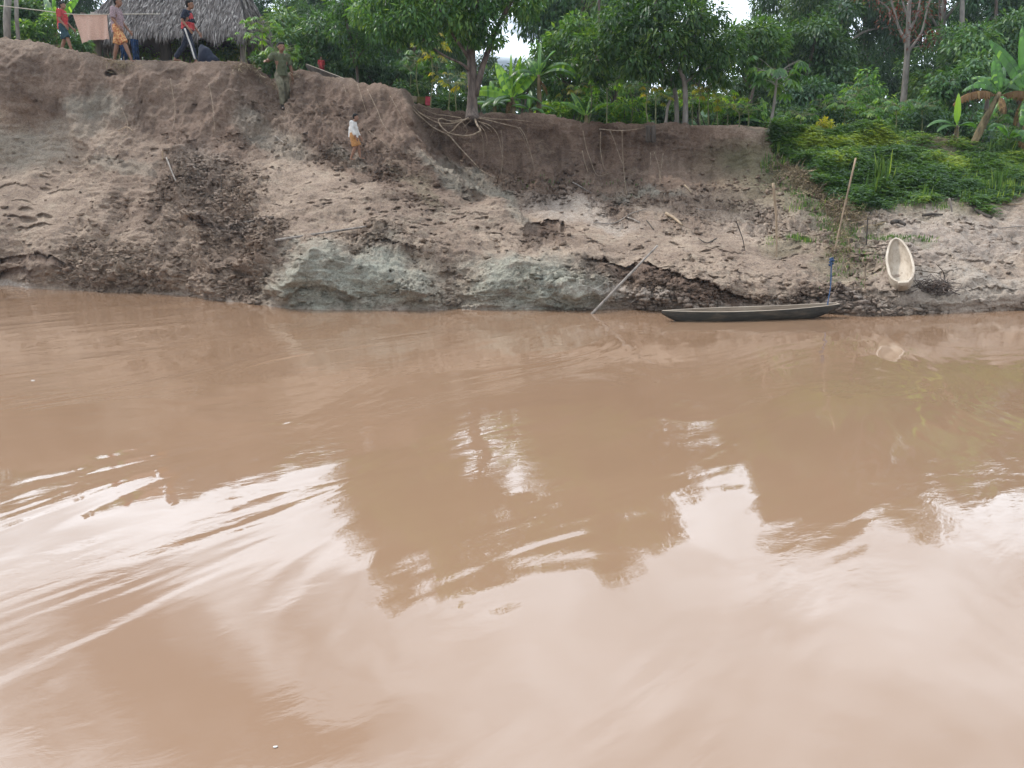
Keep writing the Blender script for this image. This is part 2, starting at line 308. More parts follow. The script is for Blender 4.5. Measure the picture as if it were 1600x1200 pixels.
A_pts = [(0,420,16.8),(0,380,17.2),(0,340,17.7),(0,300,18.5),(0,265,19.2),(0,180,19.7),(0,100,20.1),(0,58,20.5),(-300,420,17),(-300,340,18),(-300,265,19.3),(-300,100,20.2),(-300,56,20.6),
 (100,430,16.1),(100,380,16.7),(100,340,17.3),(100,290,18.4),(100,250,19.0),(100,180,19.5),(100,78,20.3),
 (200,420,15.7),(200,350,16.6),(200,300,17.3),(200,250,18.2),(200,200,18.9),(200,150,19.6),(200,95,20.2),
 (330,430,14.7),(330,380,15.3),(330,300,16.6),(330,240,17.8),(330,180,18.8),(330,130,19.6),(330,97,20.1),
 (430,440,13.5),(430,380,14.3),(430,300,15.9),(430,250,17.2),(430,200,18.8),(430,160,20.0),(430,125,20.9),
 (380,160,19.2),(380,100,20.0),(470,160,19.3),(475,110,20.0),
 (500,450,13.1),(500,380,13.7),(500,340,14.8),(500,280,16.4),(500,230,17.8),(500,170,19.0),(500,118,19.9),
 (560,450,13.05),(560,400,13.7),(560,330,15.0),(560,270,16.4),(560,240,17.1),(560,190,18.2),(560,150,18.8),(560,130,19.1),
 (640,440,13.1),(640,400,13.8),(640,340,15.0),(640,290,16.0),(640,240,17.0),(640,200,17.6),(640,160,18.1),(640,140,18.4),
 (740,440,13.2),(740,400,13.9),(740,350,14.9),(740,300,16.0),(740,230,17.4),(800,435,13.2),(800,400,13.8),(800,350,15.0),(850,450,13.1),(850,410,13.6),(900,460,12.95),(900,420,13.3)]
B_pts = [(640,170,19.6),(640,270,18.9),(700,172,19.5),(700,270,18.8),(740,176,19.3),(740,265,18.8),(740,300,17.6),(800,176,19.4),(800,270,18.8),(800,310,17.3),
 (850,180,19.4),(850,275,18.8),(850,310,17.3),(850,345,15.7),(850,372,15.3),(850,400,14.2),(850,430,13.5),(900,345,15.7),(900,380,14.6),(900,420,13.5),
 (950,192,19.4),(950,290,18.6),(950,320,16.8),(950,350,15.6),(950,380,14.6),(950,405,13.9),(950,440,13.5),(950,465,13.1),
 (1020,193,19.4),(1020,290,18.5),(1020,320,16.9),(1020,400,14.0),(1020,425,13.4),(1020,460,13.0),
 (1100,196,19.3),(1100,295,18.4),(1100,320,16.9),(1100,350,15.5),(1100,400,13.9),(1100,440,13.0),(1100,465,12.8),
 (1200,205,19.2),(1200,260,18.7),(1200,310,17.6),(1200,350,15.7),(1200,400,14.0),(1200,450,12.8),(1200,470,12.6),
 (1260,213,19.9),(1260,250,18.8),(1260,300,17.2),(1260,350,15.8),(1260,400,14.3),(1260,450,12.9),
 (1400,213,21),(1400,240,20),(1400,280,18.6),(1400,325,16.9),(1400,360,15.6),(1400,400,14.4),(1400,450,13.0),
 (1500,224,21),(1500,280,19),(1500,330,16.8),(1500,370,15.4),(1500,450,13.1),(1600,243,21),(1600,290,19.0),(1600,330,17),(1600,380,15.4),(1600,440,13.6),
 (1800,248,21.2),(1800,330,17.2),(1800,400,15),(1800,450,13.7)]
for px in range(-300, 1001, 65): A_pts.append((px, np.interp(px, shore_px, shore_py), Yshore(np.interp(px, shore_px, shore_py))))
for px in range(840, 1900, 65): B_pts.append((px, np.interp(px, shore_px, shore_py), Yshore(np.interp(px, shore_px, shore_py))))
def tps(pts):
    P = np.array(pts, float); X = P[:, :2] / 100.; Yv = P[:, 2]; n = len(X)
    def U(r2): return 0.5 * r2 * np.log(r2 + 1e-12)
    K = U(((X[:, None] - X[None]) ** 2).sum(-1)) + np.eye(n) * 0.01
    Q = np.hstack([np.ones((n, 1)), X]); A = np.zeros((n + 3, n + 3)); A[:n, :n] = K; A[:n, n:] = Q; A[n:, :n] = Q.T
    w = np.linalg.solve(A, np.concatenate([Yv, np.zeros(3)]))
    def f(px, py):
        x = px / 100.; y = py / 100.; s = w[n] + w[n + 1] * x + w[n + 2] * y
        for k in range(n): s = s + w[k] * U((x - X[k, 0]) ** 2 + (y - X[k, 1]) ** 2)
        return s
    return f
fA, fB = tps(A_pts), tps(B_pts)
ridge_px = [560, 632, 640, 655, 690, 730, 780, 820, 850, 900, 940, 960]
ridge_py = [60, 136, 160, 195, 250, 284, 310, 335, 385, 425, 470, 520]      # A is below/left of this line
def isA(px, py, soft=6.0):
    rx = np.interp(py, ridge_py, ridge_px)
    return sstep(soft, -soft, px - rx)
def Yfield(px, py):
    px = np.clip(px, -250, 1750)
    w = isA(px, py, 7.0 + 25 * sstep(330, 420, py))
    return fA(px, py) * w + fB(px, py) * (1 - w)
# undercut / groove features: (polyline px,py), depth m, height px, soft-top px
CUTS = [([(875,398),(900,402),(930,410),(945,408),(985,418),(1010,412),(1040,424),(1075,440),(1110,450),(1150,458),(1185,470),(1215,480)], .2, 34),
 ([(1228,462),(1250,455),(1275,462),(1300,458),(1330,470),(1380,478)], .14, 20),
 ([(812,352),(835,346),(858,342),(872,344),(880,352)], .15, 32),
 ([(870,345),(890,352),(915,368),(940,384),(955,390)], .08, 9), ([(1085,372),(1110,384),(1140,392),(1170,397)], .08, 6), ([(1160,342),(1175,352),(1195,370),(1205,385)], .08, 7),
 ([(575,384),(600,381),(630,385),(650,397)], .14, 12), ([(650,382),(680,377),(712,384)], .08, 7), ([(440,470),(470,448),(500,445),(540,458),(570,478)], .12, 18),
 ([(0,402),(40,398),(90,404),(130,420)], .15, 16), ([(0,425),(30,418),(70,424)], .14, 14),([(20,360),(60,350),(100,346)], .12, 12),([(0,291),(25,287),(60,298)], .10, 8),
 ([(70,300),(95,295),(125,298)], .10, 8),([(290,340),(320,350),(350,356),(385,352),(395,356)], .16, 14),([(330,430),(370,424),(410,430)], .12, 14),([(150,424),(180,418),(215,424)], .1, 10),
 ([(215,350),(250,340),(290,352)], .09, 12),([(800,492-90),(830,398),(850,404)], .08, 8),([(1300,398),(1350,405),(1400,398)], .08, 8),([(1450,395),(1500,405),(1560,400)], .08, 9),
 ([(1360,352),(1400,346),(1450,352)], .1, 9),([(1480,345),(1520,352),(1570,348)], .09, 9),([(490,295),(530,300),(560,297)], .05, 5),([(480,320),(500,324),(520,322)], .05, 5),([(700,330),(740,336),(770,333)], .06, 6),
 ([(980,330),(1010,338),(1050,334)], .07, 7),([(1080,405),(1120,412),(1180,418)], .05, 6),([(1120,425),(1180,432),(1240,430)], .05, 6),([(1000,392),(1050,398),(1080,396)], .04, 5),
 ([(1420,425),(1480,430),(1520,424)], .07, 8),([(1500,455),(1550,450),(1600,456)], .08, 9),([(30,322),(60,320)], .06, 6)]
DIMP = [(40,329,14,4.5,.10),(22,341,10,4,.10),(42,345,18,6,.14),(68,338,12,5,.12),(25,314,9,3,.06),(70,296,10,3,.07),(60,270,8,3,.05),(171,114,9,6,.3),(1220,388,5,2,.05),(90,272,9,2.5,.05),
 (540,312,9,3,.05),(575,318,7,3,.05),(600,338,8,3,.06),(505,316,8,3,.05),(660,322,9,3,.05),(560,398,16,6,.10),(765,400,8,3,.06),(880,356,4,12,.25),(650,355,9,3,.05),(620,370,12,3.5,.06),(690,350,8,3,.05),(1130,350,8,3,.06),(1010,352,9,3,.05)]
def blob(px, py, L_):
    s = np.zeros_like(px)
    for cx, cy, rx, ry, rot, w in L_:
        c_, s_ = math.cos(math.radians(rot)), math.sin(math.radians(rot)); u = (px - cx) * c_ + (py - cy) * s_; v = -(px - cx) * s_ + (py - cy) * c_
        s = np.maximum(s, w * sstep(1.45, .55, np.sqrt((u / rx) ** 2 + (v / ry) ** 2)))
    return s
cols = np.concatenate([np.linspace(-2600, -380, 30), np.arange(-350, 1951, 1.4), np.linspace(1980, 4200, 30)])
NR = 310
vv = np.concatenate([np.linspace(-.09, 0, 14, endpoint=False), np.linspace(0, 1, NR - 14)])[:, None]
PX = np.broadcast_to(cols[None], (NR, len(cols))).copy()
jag = 1.8 * vnoise(np.stack([cols / 9, cols * 0, cols * 0 + 4], -1)) + 1.0 * vnoise(np.stack([cols / 3.1, cols * 0, cols * 0 + 9], -1))
sh = np.interp(cols, shore_px, shore_py)
sk = np.interp(cols, sky_px, sky_py) + 1.1 * jag
PY = sh[None] + (sk - sh)[None] * vv
YY = Yfield(PX, PY)
YY = YY + (Yshore(sh)[None] - YY[0:1]) * sstep(.12, 0, vv)
P0 = at(PX, PY, YY); P0 = np.where((np.abs(PX - 800) > 1200)[..., None], P0, P0)
w1 = fbm(np.stack([PX / 60, PY / 40, PX * 0], -1), 4); w2 = fbm(np.stack([PX / 60, PY / 40, PX * 0 + 50], -1), 4)
w3 = fbm(np.stack([PX / 17, PY / 10, PX * 0 + 80], -1), 3); QX = PX + 20 * w1 + 9 * w3; QY = PY + 11 * w2 + 6 * w3
m_clay = blob(QX, QY, [(545,445,120,52,-8,1),(500,420,60,40,0,.9),(615,440,70,42,20,.8),(830,450,110,52,0,1),(720,475,90,12,0,.5),(760,300,70,12,35,.5),(40,235,80,36,0,.42),(120,195,60,24,-10,.25),(150,170,40,20,0,.4),(180,262,50,10,0,.3),
  (1500,445,110,30,0,.25),(1010,305,50,16,0,.5),(560,250,40,12,25,.3),(430,215,60,20,30,.3),(690,270,50,12,38,.5)])
m_dark = blob(QX, QY, [(100,130,240,55,8,.75),(300,150,190,65,0,.8),(560,170,150,60,15,.85),(330,200,130,50,0,.85),(345,330,50,90,-20,.4),(385,420,60,40,0,.35),(560,240,120,36,28,.9),(680,230,90,60,50,.9),
  (850,235,240,75,0,.95),(1080,245,170,60,0,.8),(900,300,190,25,5,.75),(1010,432,130,9,14,.7),(230,290,60,60,0,.5),(850,360,32,16,0,.6),(40,410,80,16,0,.3)])
m_wet = blob(QX, QY, [(1000,465,110,16,8,.95),(1100,475,90,14,5,.9),(1330,480,120,18,0,.7),(1480,370,160,50,0,.6),(1500,450,150,45,0,.55),(900,330,90,16,12,.75),(1200,340,80,30,0,.3),(20,445,60,6,0,1.),(350,350,60,14,10,.5),(330,280,40,60,-30,.35)])
m_wet = np.maximum(m_wet, .8 * sstep(12, 3, sh[None] - PY) * sstep(-.4, .4, w3))
m_moss = blob(QX, QY, [(1400,265,260,62,0,.9),(1250,255,50,30,35,.5),(1310,370,70,26,40,.5),(1310,420,50,30,0,.35),(1400,375,60,8,8,.5),(1245,375,40,18,0,.4),(660,290,40,12,40,.3)])
m_rough = blob(QX, QY, [(340,340,80,120,-25,.9),(350,430,100,50,0,.8),(530,225,140,45,28,.9),(880,290,200,26,4,1),(1010,455,140,26,10,1),(1330,475,130,24,0,1),(180,420,130,40,0,.55),(430,190,90,50,0,.6),(620,400,120,30,10,.6),(1290,330,90,60,40,.6),(1100,330,200,28,4,.7),(560,460,160,30,0,.5),(820,460,120,40,0,.45)])
m_smooth = blob(QX, QY, [(40,310,90,40,0,1),(620,310,170,38,14,.75),(1030,370,170,30,6,.85),(900,350,60,26,20,.8),(1190,400,110,36,0,.6)])
m_wall = np.clip(blob(QX, QY, [(300,150,560,75,4,1),(560,180,120,70,20,1),(900,230,330,58,2,1)]), 0, 1)
dY = np.zeros_like(YY); CUTM = []
for pl, dep, hh in CUTS:
    xs = [p[0] for p in pl]; ys = [p[1] for p in pl]
    x0, x1 = xs[0], xs[-1]; ok = np.where((cols > x0 - 5) & (cols < x1 + 5))[0]
    c = cols[ok]; ln = np.interp(c, xs, ys) + 2.2 * vnoise(np.stack([c / 7, c * 0 + x0, c * 0], -1)) + 1.2 * vnoise(np.stack([c / 2.5, c * 0 + x0, c * 0], -1))
    env = sstep(x0 - 4, x0 + .22 * (x1 - x0), c) * sstep(x1 + 4, x1 - .22 * (x1 - x0), c) if x1 > 0 else 1
    if x0 <= 0: env = sstep(x1 + 4, x1 - .3 * (x1 - x0), c)
    t = (PY[:, ok] - ln[None]); e = hh * (.35 + .65 * env[None])
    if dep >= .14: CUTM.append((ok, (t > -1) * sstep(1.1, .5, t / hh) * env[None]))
    dY[:, ok] += dep * env[None] * (t > 0) * sstep(0, 1.6, t) * np.clip(1 - t / e, 0, 1) ** 1.2
# ridges (+) and gullies (-) down the slumped slope: (points, metres towards the river, half width px, sharpness)
RID = [([(496,384),(468,425),(432,478)],.28,20,1),([(496,384),(545,405),(620,440),(690,478)],.22,22,1),([(500,400),(515,440),(560,484)],.14,16,1),([(505,452),(535,470),(560,486)],-.2,13,1),([(700,420),(705,450),(712,486)],-.28,26,0),([(905,396),(915,430),(930,472)],.16,15,1),([(800,418),(850,398),(905,400)],.18,16,1),([(850,400),(845,440),(850,484)],.16,20,1),([(775,430),(760,460),(758,484)],.14,14,1),
 ([(205,235),(225,300),(245,380),(250,460)],.22,22,1),([(150,225),(165,300),(160,370)],.15,20,1),([(300,265),(335,340),(385,420),(400,470)],-.3,30,0),([(255,240),(290,330),(330,430)],.14,12,1),([(430,330),(420,390),(405,440)],.2,18,1),([(60,400),(120,430),(170,455)],.12,16,1),([(300,440),(330,455),(360,470)],.15,16,1),
 ([(425,175),(480,215),(560,248),(640,292),(740,325)],.16,12,1),([(420,190),(370,225),(330,250)],.14,14,1),([(480,150),(560,215),(660,285),(760,318)],-.12,14,0),([(560,145),(610,200),(680,262),(760,305)],.13,11,1),([(600,150),(650,215),(710,275)],-.1,9,0),([(620,150),(665,220),(740,290),(830,330)],.14,10,1),([(450,130),(440,165),(470,200)],-.12,12,0),
 ([(190,120),(195,160),(200,200)],.15,18,1),([(270,110),(285,150),(300,200)],-.12,18,0),([(340,105),(345,150),(330,200)],.12,18,1),([(90,95),(100,140),(110,190)],-.1,16,0),([(30,80),(35,130),(20,180)],.12,20,1),([(120,190),(128,220),(150,245)],.14,13,1),([(240,150),(230,190),(240,225)],-.12,14,0),
 ([(450,285),(560,300),(680,320),(800,345)],.1,20,0),([(470,330),(600,345),(720,370)],-.08,16,0),([(560,370),(640,385),(760,395)],.12,14,1),([(960,360),(1060,372),(1180,392)],.08,16,0),([(920,300),(1000,312),(1080,310)],.12,12,1),([(1210,290),(1245,330),(1300,380),(1330,420)],.2,20,1),([(1240,320),(1225,365),(1215,400)],.12,14,1),([(1190,330),(1215,370),(1225,410)],-.12,12,0),([(1400,360),(1460,375),(1560,400)],.1,12,1),([(1380,420),(1460,410),(1560,430)],-.09,12,0),([(1480,450),(1540,440),(1600,445)],.12,14,1),([(830,280),(870,300),(900,320)],.14,12,1),([(1050,455),(1110,470),(1180,480)],.1,9,1),([(960,450),(1010,462),(1060,475)],.1,9,1)]
for pl, amp, hw, shp in RID:
    best = np.full(PX.shape, 1e9); xw = PX + 7 * w1 + 4 * w3; yw = (PY + 6 * w2 + 3 * w3) * 1.35; x0, x1 = min(a for a, b in pl) - 3 * hw, max(a for a, b in pl) + 3 * hw; c0, c1 = np.searchsorted(cols, [x0, x1]); sl = slice(c0, c1)
    b_ = np.full(PX[:, sl].shape, 1e9); tt = np.zeros_like(b_)
    for k, ((ax, ay), (bx, by)) in enumerate(zip(pl[:-1], pl[1:])):
        ay, by = ay * 1.35, by * 1.35; ux, uy = bx - ax, by - ay; L2 = ux * ux + uy * uy; t_ = np.clip(((xw[:, sl] - ax) * ux + (yw[:, sl] - ay) * uy) / L2, 0, 1); d_ = np.hypot(xw[:, sl] - ax - t_ * ux, yw[:, sl] - ay - t_ * uy); n_ = d_ < b_; b_ = np.where(n_, d_, b_); tt = np.where(n_, (k + t_) / (len(pl) - 1), tt)
    prof = (np.clip(1 - b_ / (hw * 1.6), 0, 1) ** 1.15 if shp else np.exp(-(b_ / hw) ** 2)) * (sstep(0, .15, tt) * sstep(1, .85, tt) * .75 + .25); dY[:, sl] -= amp * prof
for cx, cy, rx, ry, dep in DIMP:
    r = np.sqrt(((PX - cx - 2 * w1) / rx) ** 2 + ((PY - cy) / ry) ** 2); dY += dep * sstep(1.1, .6, r)
prob = rng.random
for _ in range(500):
    k = rng.random()
    if k < .45: cx, cy = rng.normal(640, 130), rng.normal(335, 34)
    elif k < .75: cx, cy = rng.normal(1080, 130), rng.normal(395, 32)
    elif k < .88: cx, cy = rng.normal(1480, 90), rng.normal(400, 32)
    else: cx, cy = rng.normal(150, 110), rng.normal(330, 50)
    rx, ry, dep = 2 + 9 * rng.random() ** 2, rng.uniform(.9, 2.2), .02 + .07 * rng.random() ** 1.6
    c0, c1 = np.searchsorted(cols, [cx - 12, cx + 12]); ci = (c0 + c1) // 2
    if c1 <= c0 or ci >= len(cols): continue
    rr = 14 + (cy - sh[ci]) / (sk[ci] - sh[ci]) * (NR - 15); r0, r1 = int(max(0, rr - 9)), int(min(NR, rr + 9))
    if r1 - r0 < 2: continue
    xx, yy = PX[r0:r1, c0:c1] - cx, PY[r0:r1, c0:c1] - cy + .25 * (PX[r0:r1, c0:c1] - cx) * rng.normal() * .5; dY[r0:r1, c0:c1] += dep * sstep(1.1, .5, np.sqrt((xx / rx) ** 2 + (yy / ry) ** 2))
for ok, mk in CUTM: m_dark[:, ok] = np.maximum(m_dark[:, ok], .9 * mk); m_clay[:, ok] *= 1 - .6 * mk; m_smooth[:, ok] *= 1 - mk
P1 = P0.copy(); P1[..., 1] += dY; P1[..., 0] *= (P1[..., 1] / P0[..., 1]); P1[..., 2] = H + (P0[..., 2] - H) * P1[..., 1] / P0[..., 1]
gu = np.gradient(P0, axis=0); gv = np.gradient(P0, axis=1); nor = np.cross(gv, gu); nor /= np.linalg.norm(nor, axis=-1)[..., None] + 1e-9
if nor[..., 1].mean() > 0: nor = -nor
W = P0
big = fbm(W * [.9, .9, .9], 4) * .12
gul = fbm(W * [3.2, 1.2, .7] + 31, 4, .55) * .09
mid = fbm(W * 3.1 + 7, 4, .55) * .045
clod = np.abs(fbm(W * [4.5, 4.5, 6.5] + 3, 5, .62)); clod = (clod - .45) * .14
clod2 = (np.abs(fbm(W * [11, 11, 15] + 13, 4, .65)) - .4) * .05
Wd = W + .10 * np.stack([fbm(W * 4 + 90, 3), fbm(W * 4 + 70, 3), fbm(W * 4 + 50, 3)], -1)
v1, e1_ = worley(Wd * [2.6, 3.0, 5.0], 1); v2, e2_ = worley(Wd * [6.5, 7.5, 11.0], 2); v3, e3_ = worley(Wd * [14, 16, 22.0], 3)
patchy = sstep(-.35, .45, fbm(W * [1.1, 1.1, 1.8] + 44, 3))
v0, e0_ = worley(Wd * [1.1, 1.3, 2.4], 5)
block = v0 * .16 * sstep(0, .1, e0_) + v1 * .17 * sstep(0, .12, e1_) + v2 * .08 * sstep(0, .15, e2_) - .035 * sstep(.12, 0, e1_) - .02 * sstep(.15, 0, e2_) + v3 * .025
strat = fbm(W * [1.6, 4.5, 9.5] + 5, 4, .6); strat = np.sign(strat) * np.abs(strat) ** .7 * .022
terr = fbm(W * [1.2, 1.2, 1.2] + 61, 3)
q = (W[..., 2] + .25 * terr + .05 * W[..., 0]) * 5.0; terrace = (np.abs(q - np.floor(q) - .5) - .25) * .07
rough = np.clip(m_rough, 0, 1); sm = 1 - .85 * m_smooth
disp = big * (.4 + .6 * sm) + gul * m_wall + mid * sm * (.6 + .4 * rough) + clod * (.18 + .95 * rough) * (.25 + .75 * sm) * .35 + block * (.10 + 1.0 * rough) * (1 - .6 * np.clip(m_clay, 0, 1)) * (.25 + .75 * patchy) * (.2 + .8 * sm) * (1 - .45 * m_wall) + clod2 * (.25 + .6 * rough) * (.35 + .65 * sm) + strat * (1 - .5 * m_wall) * (.5 + .5 * sm) + terrace * (1 - m_wall) * sm * .8
env = (.55 + .45 * sstep(0, .06, vv)) * (0.25 + .75 * sstep(1.0, .93, vv))
disp = disp * env
P1 = P1 + nor * disp[..., None]
# plateau behind the edge and bed under the water
top = P1[-1]; ext = []
for k, dd in enumerate([.05, .15, .4, .9, 1.6, 2.6, 4, 6, 9, 13, 20, 30, 45, 70, 110, 180]):
    s = top.copy(); s[:, 1] += dd; s[:, 0] *= 1 + dd / 20 * .9
    zt = np.interp(s[:, 0], [-40, -12, -6, -2, 6, 9, 14, 40], [5.3, 5.2, 4.7, 4.0, 3.9, 3.7, 3.3, 3.1])
    b_ = sstep(0, 4, dd); s[:, 2] = (top[:, 2] - .02 * min(dd, 1.5)) * (1 - b_) + zt * b_ + .04 * vnoise(s * 1.3); ext.append(s)
bed = []
for dd, dz in [(3.5, -1.9), (2.0, -1.3), (1.0, -.8), (.3, -.4)]:
    s = P1[0].copy(); s[:, 1] -= dd; s[:, 2] = dz + 0.02; bed.append(s)
ALL = np.concatenate([np.stack(bed), P1, np.stack(ext)]); nb = len(bed)
def padm(m): return np.concatenate([np.repeat(m[:1], nb, 0), m, np.repeat(m[-1:], len(ext), 0)])
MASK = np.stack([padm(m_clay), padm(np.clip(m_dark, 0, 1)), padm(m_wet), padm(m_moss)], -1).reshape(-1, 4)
nr, ncl = ALL.shape[:2]; i = np.arange(nr - 1)[:, None]; j = np.arange(ncl - 1)[None]
Q = np.stack([i * ncl + j, i * ncl + j + 1, (i + 1) * ncl + j + 1, (i + 1) * ncl + j], -1).reshape(-1, 4)
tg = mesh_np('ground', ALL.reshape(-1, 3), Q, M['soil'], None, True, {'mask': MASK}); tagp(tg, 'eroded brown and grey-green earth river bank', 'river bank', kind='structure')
# surface lookup by photo pixel
def surf(px, py):
    ci = int(np.argmin(np.abs(cols - px))); r = int(np.clip(14 + round((py - sh[ci]) / (sk[ci] - sh[ci]) * (NR - 15)), 0, NR - 1)); return Vector(P1[r, ci].tolist())
def surf_n(px, py):
    ci = int(np.argmin(np.abs(cols - px))); r = int(np.clip(14 + round((py - sh[ci]) / (sk[ci] - sh[ci]) * (NR - 15)), 0, NR - 1)); return Vector(nor[r, ci].tolist())
def gz(x, Y):
    """plateau height at x, Y"""
    ci = int(np.argmin(np.abs(top[:, 0] * (Y / top[:, 1]) - x))); dd = max(0, Y - top[ci, 1])
    zt = float(np.interp(x, [-40, -12, -6, -2, 6, 9, 14, 40], [5.3, 5.2, 4.7, 4.0, 3.9, 3.7, 3.3, 3.1])); b_ = float(sstep(0, 4, dd)); return float(top[ci, 2]) * (1 - b_) + zt * b_
# loose clods and crumbs of earth lying on the rough parts
wgt = (np.clip(m_rough, 0, 1) * .9 + .06 + .25 * np.clip(m_dark, 0, 1) * (1 - m_wall)) * (1 - .8 * m_smooth) * (1 - .85 * np.clip(m_clay, 0, 1)) * (PX > -60) * (PX < 1660) * (vv > 0.01) * (vv < .93) * (.15 + .85 * patchy ** 2) * (1 - .75 * m_wall); wgt = wgt.ravel() / wgt.sum()
idx = rng.choice(len(wgt), 19000, p=wgt); base = P1.reshape(-1, 3)[idx]; nn_ = nor.reshape(-1, 3)[idx]; K = len(idx)
sz = .008 + .014 * rng.random(K) + .05 * rng.random(K) ** 6; cubev = np.array([[x, y, z] for x in (-1, 1) for y in (-1, 1) for z in (-1, 1)], float) * .62
vv_ = cubev[None] * rng.uniform(.6, 1.3, (K, 1, 3)) * [1.5, 1.2, .55] + .28 * rng.normal(size=(K, 8, 3)); an = rng.random(K) * 6.28; ca, sa = np.cos(an)[:, None], np.sin(an)[:, None]
vv_ = np.stack([vv_[..., 0] * ca - vv_[..., 1] * sa, vv_[..., 0] * sa + vv_[..., 1] * ca, vv_[..., 2]], -1) * sz[:, None, None] + (base + nn_ * sz[:, None] * .15)[:, None]
fq = np.array([[0, 1, 3, 2], [4, 6, 7, 5], [0, 4, 5, 1], [2, 3, 7, 6], [0, 2, 6, 4], [1, 5, 7, 3]]); mk = np.stack([m_clay, m_dark, m_wet, m_moss * 0], -1).reshape(-1, 4)[idx]
ro = mesh_np('rubble', vv_.reshape(-1, 3), (np.arange(K)[:, None, None] * 8 + fq[None]).reshape(-1, 4), M['soil'], None, False, {'mask': np.repeat(mk, 8, 0)}); tagp(ro, 'loose clods and crumbs of earth on the slumped bank', 'rubble', kind='stuff')
# water
wx = np.array([-260, -60, -25, 25, 60, 260.]); wy = np.array([-120, -20, 0, 8, 16, 22.])
g = np.stack(np.meshgrid(wx, wy, indexing='ij'), -1); g = np.concatenate([g, np.zeros(g.shape[:2] + (1,))], -1)
tb = TB(); tb.grid(g); wo_ = tb.build('water', M['water'], smooth=False); tagp(wo_, 'brown muddy river reflecting bright clouds', 'river', kind='structure')
wm = wo_.data
if wm.polygons[0].normal.z < 0: wm.flip_normals()
# ------------------------------------------------------------------ trees
def rdir(n): d = rng.normal(size=(n, 3)); return d / np.linalg.norm(d, axis=1)[:, None]
def crown_mesh(tbx, clumps, per, ln, spread, droop=.5, wd=.42):
    """clumps (n,4): centre and radius; leaves in sprays through each clump"""
    for c in clumps:
        k = int(per * (c[3] / spread) ** 1.6) + 8; u = rdir(k) * (rng.random(k) ** .45)[:, None] * c[3] * [1, 1, .72]
        p = np.asarray(c[:3]) + u; out = u / (np.linalg.norm(u, axis=1)[:, None] + 1e-6)
        d = out + rdir(k) * .7 + [0, 0, -droop]; nrm = rdir(k) * .55 + [0, 0, 1] + out * .3
        t = np.clip(.45 + .25 * rng.normal(size=k) + .12 * rng.normal(), 0, 1)
        l_ = ln * (.7 + .6 * rng.random(k)); tbx.leaves(p, d, nrm, l_, l_ * wd, .12, t)
def grow(base, height, crown_r, trunk_r, nb=7, split=.4, lean=(0, 0), flat=.8, seed=0):
    """returns list of branch polylines with radii, and clump centres"""
    r_ = random.Random(seed); br = []; cl = []
    b = Vector(base); tp = b + Vector((lean[0], lean[1], height * .86)); m1 = b.lerp(tp, split) + Vector((r_.uniform(-.04, .04) * height, r_.uniform(-.04, .04) * height, 0))
    tr = curve([b, m1, b.lerp(tp, .7) + Vector((r_.uniform(-.05, .05) * height, r_.uniform(-.05, .05) * height, 0)), tp], 14); br.append((tr, [trunk_r * 1.25, trunk_r, trunk_r * .75, trunk_r * .3]))
    for k in range(nb):
        f = split + (1 - split) * (k + r_.random() * .5) / nb; s = Vector(tr[min(len(tr) - 1, int(f * (len(tr) - 1)))].tolist()); an = k * 2.4 + r_.random()
        rr = crown_r * (1.05 - .55 * max(0, f - split) / (1 - split)) * r_.uniform(.75, 1.1)
        e = s + Vector((math.cos(an) * rr, math.sin(an) * rr, r_.uniform(.15, .5) * rr + .05 * height)); md = s.lerp(e, .5) + Vector((0, 0, .12 * rr))
        c = curve([s, md, e], 8); br.append((c, [trunk_r * .45, trunk_r * .25, trunk_r * .1])); cl.append((*e, crown_r * r_.uniform(.26, .42)))
        for q in range(3):
            s2 = Vector(c[r_.randint(3, len(c) - 2)].tolist()); a2 = an + r_.uniform(-1.3, 1.3); r2 = rr * r_.uniform(.3, .6)
            e2 = s2 + Vector((math.cos(a2) * r2, math.sin(a2) * r2, r_.uniform(-.2, .6) * r2)); br.append((curve([s2, s2.lerp(e2, .5) + Vector((0, 0, .1 * r2)), e2], 5), [trunk_r * .16, trunk_r * .05])); cl.append((*e2, crown_r * r_.uniform(.22, .38)))
    cl.append((*tp, crown_r * .4)); return br, np.array(cl)
def make_tree(seed, height, crown_r, trunk_r, leaf, per, mats, nb=8, split=.4, lean=(0, 0), droop=.5, extra=0):
    root = empty('tree', (0, 0, 0)); br, cl = grow((0, 0, 0), height, crown_r, trunk_r, nb, split, lean, seed=seed)
    t = TB(); 
    for c, r in br: t.tube(c, r, 6, .05)
    t.build('trunk', mats[0], root); f = TB(); crown_mesh(f, cl, per, leaf, crown_r * .33, droop); f.build('crown', mats[1], root); return root
def copy_tree(o, parent=None):
    c = o.copy(); C.objects.link(c); c.parent = parent
    for ch in list(o.children): copy_tree(ch, c)
    return c
protos = [make_tree(31, 11, 3.6, .22, .26, 520, (M['bark'], M['forest_dark']), 11, .28), make_tree(32, 10, 3.3, .2, .22, 620, (M['bark'], M['forest']), 10, .22),
          make_tree(33, 12, 3.0, .2, .28, 260, (M['bark_pale'], M['forest_dark']), 9, .4, (.6, 0)), make_tree(34, 9, 3.8, .24, .2, 700, (M['bark'], M['forest']), 12, .2, (-.5, 0)), make_tree(35, 13, 3.2, .19, .3, 260, (M['bark_pale'], M['forest']), 10, .35)]
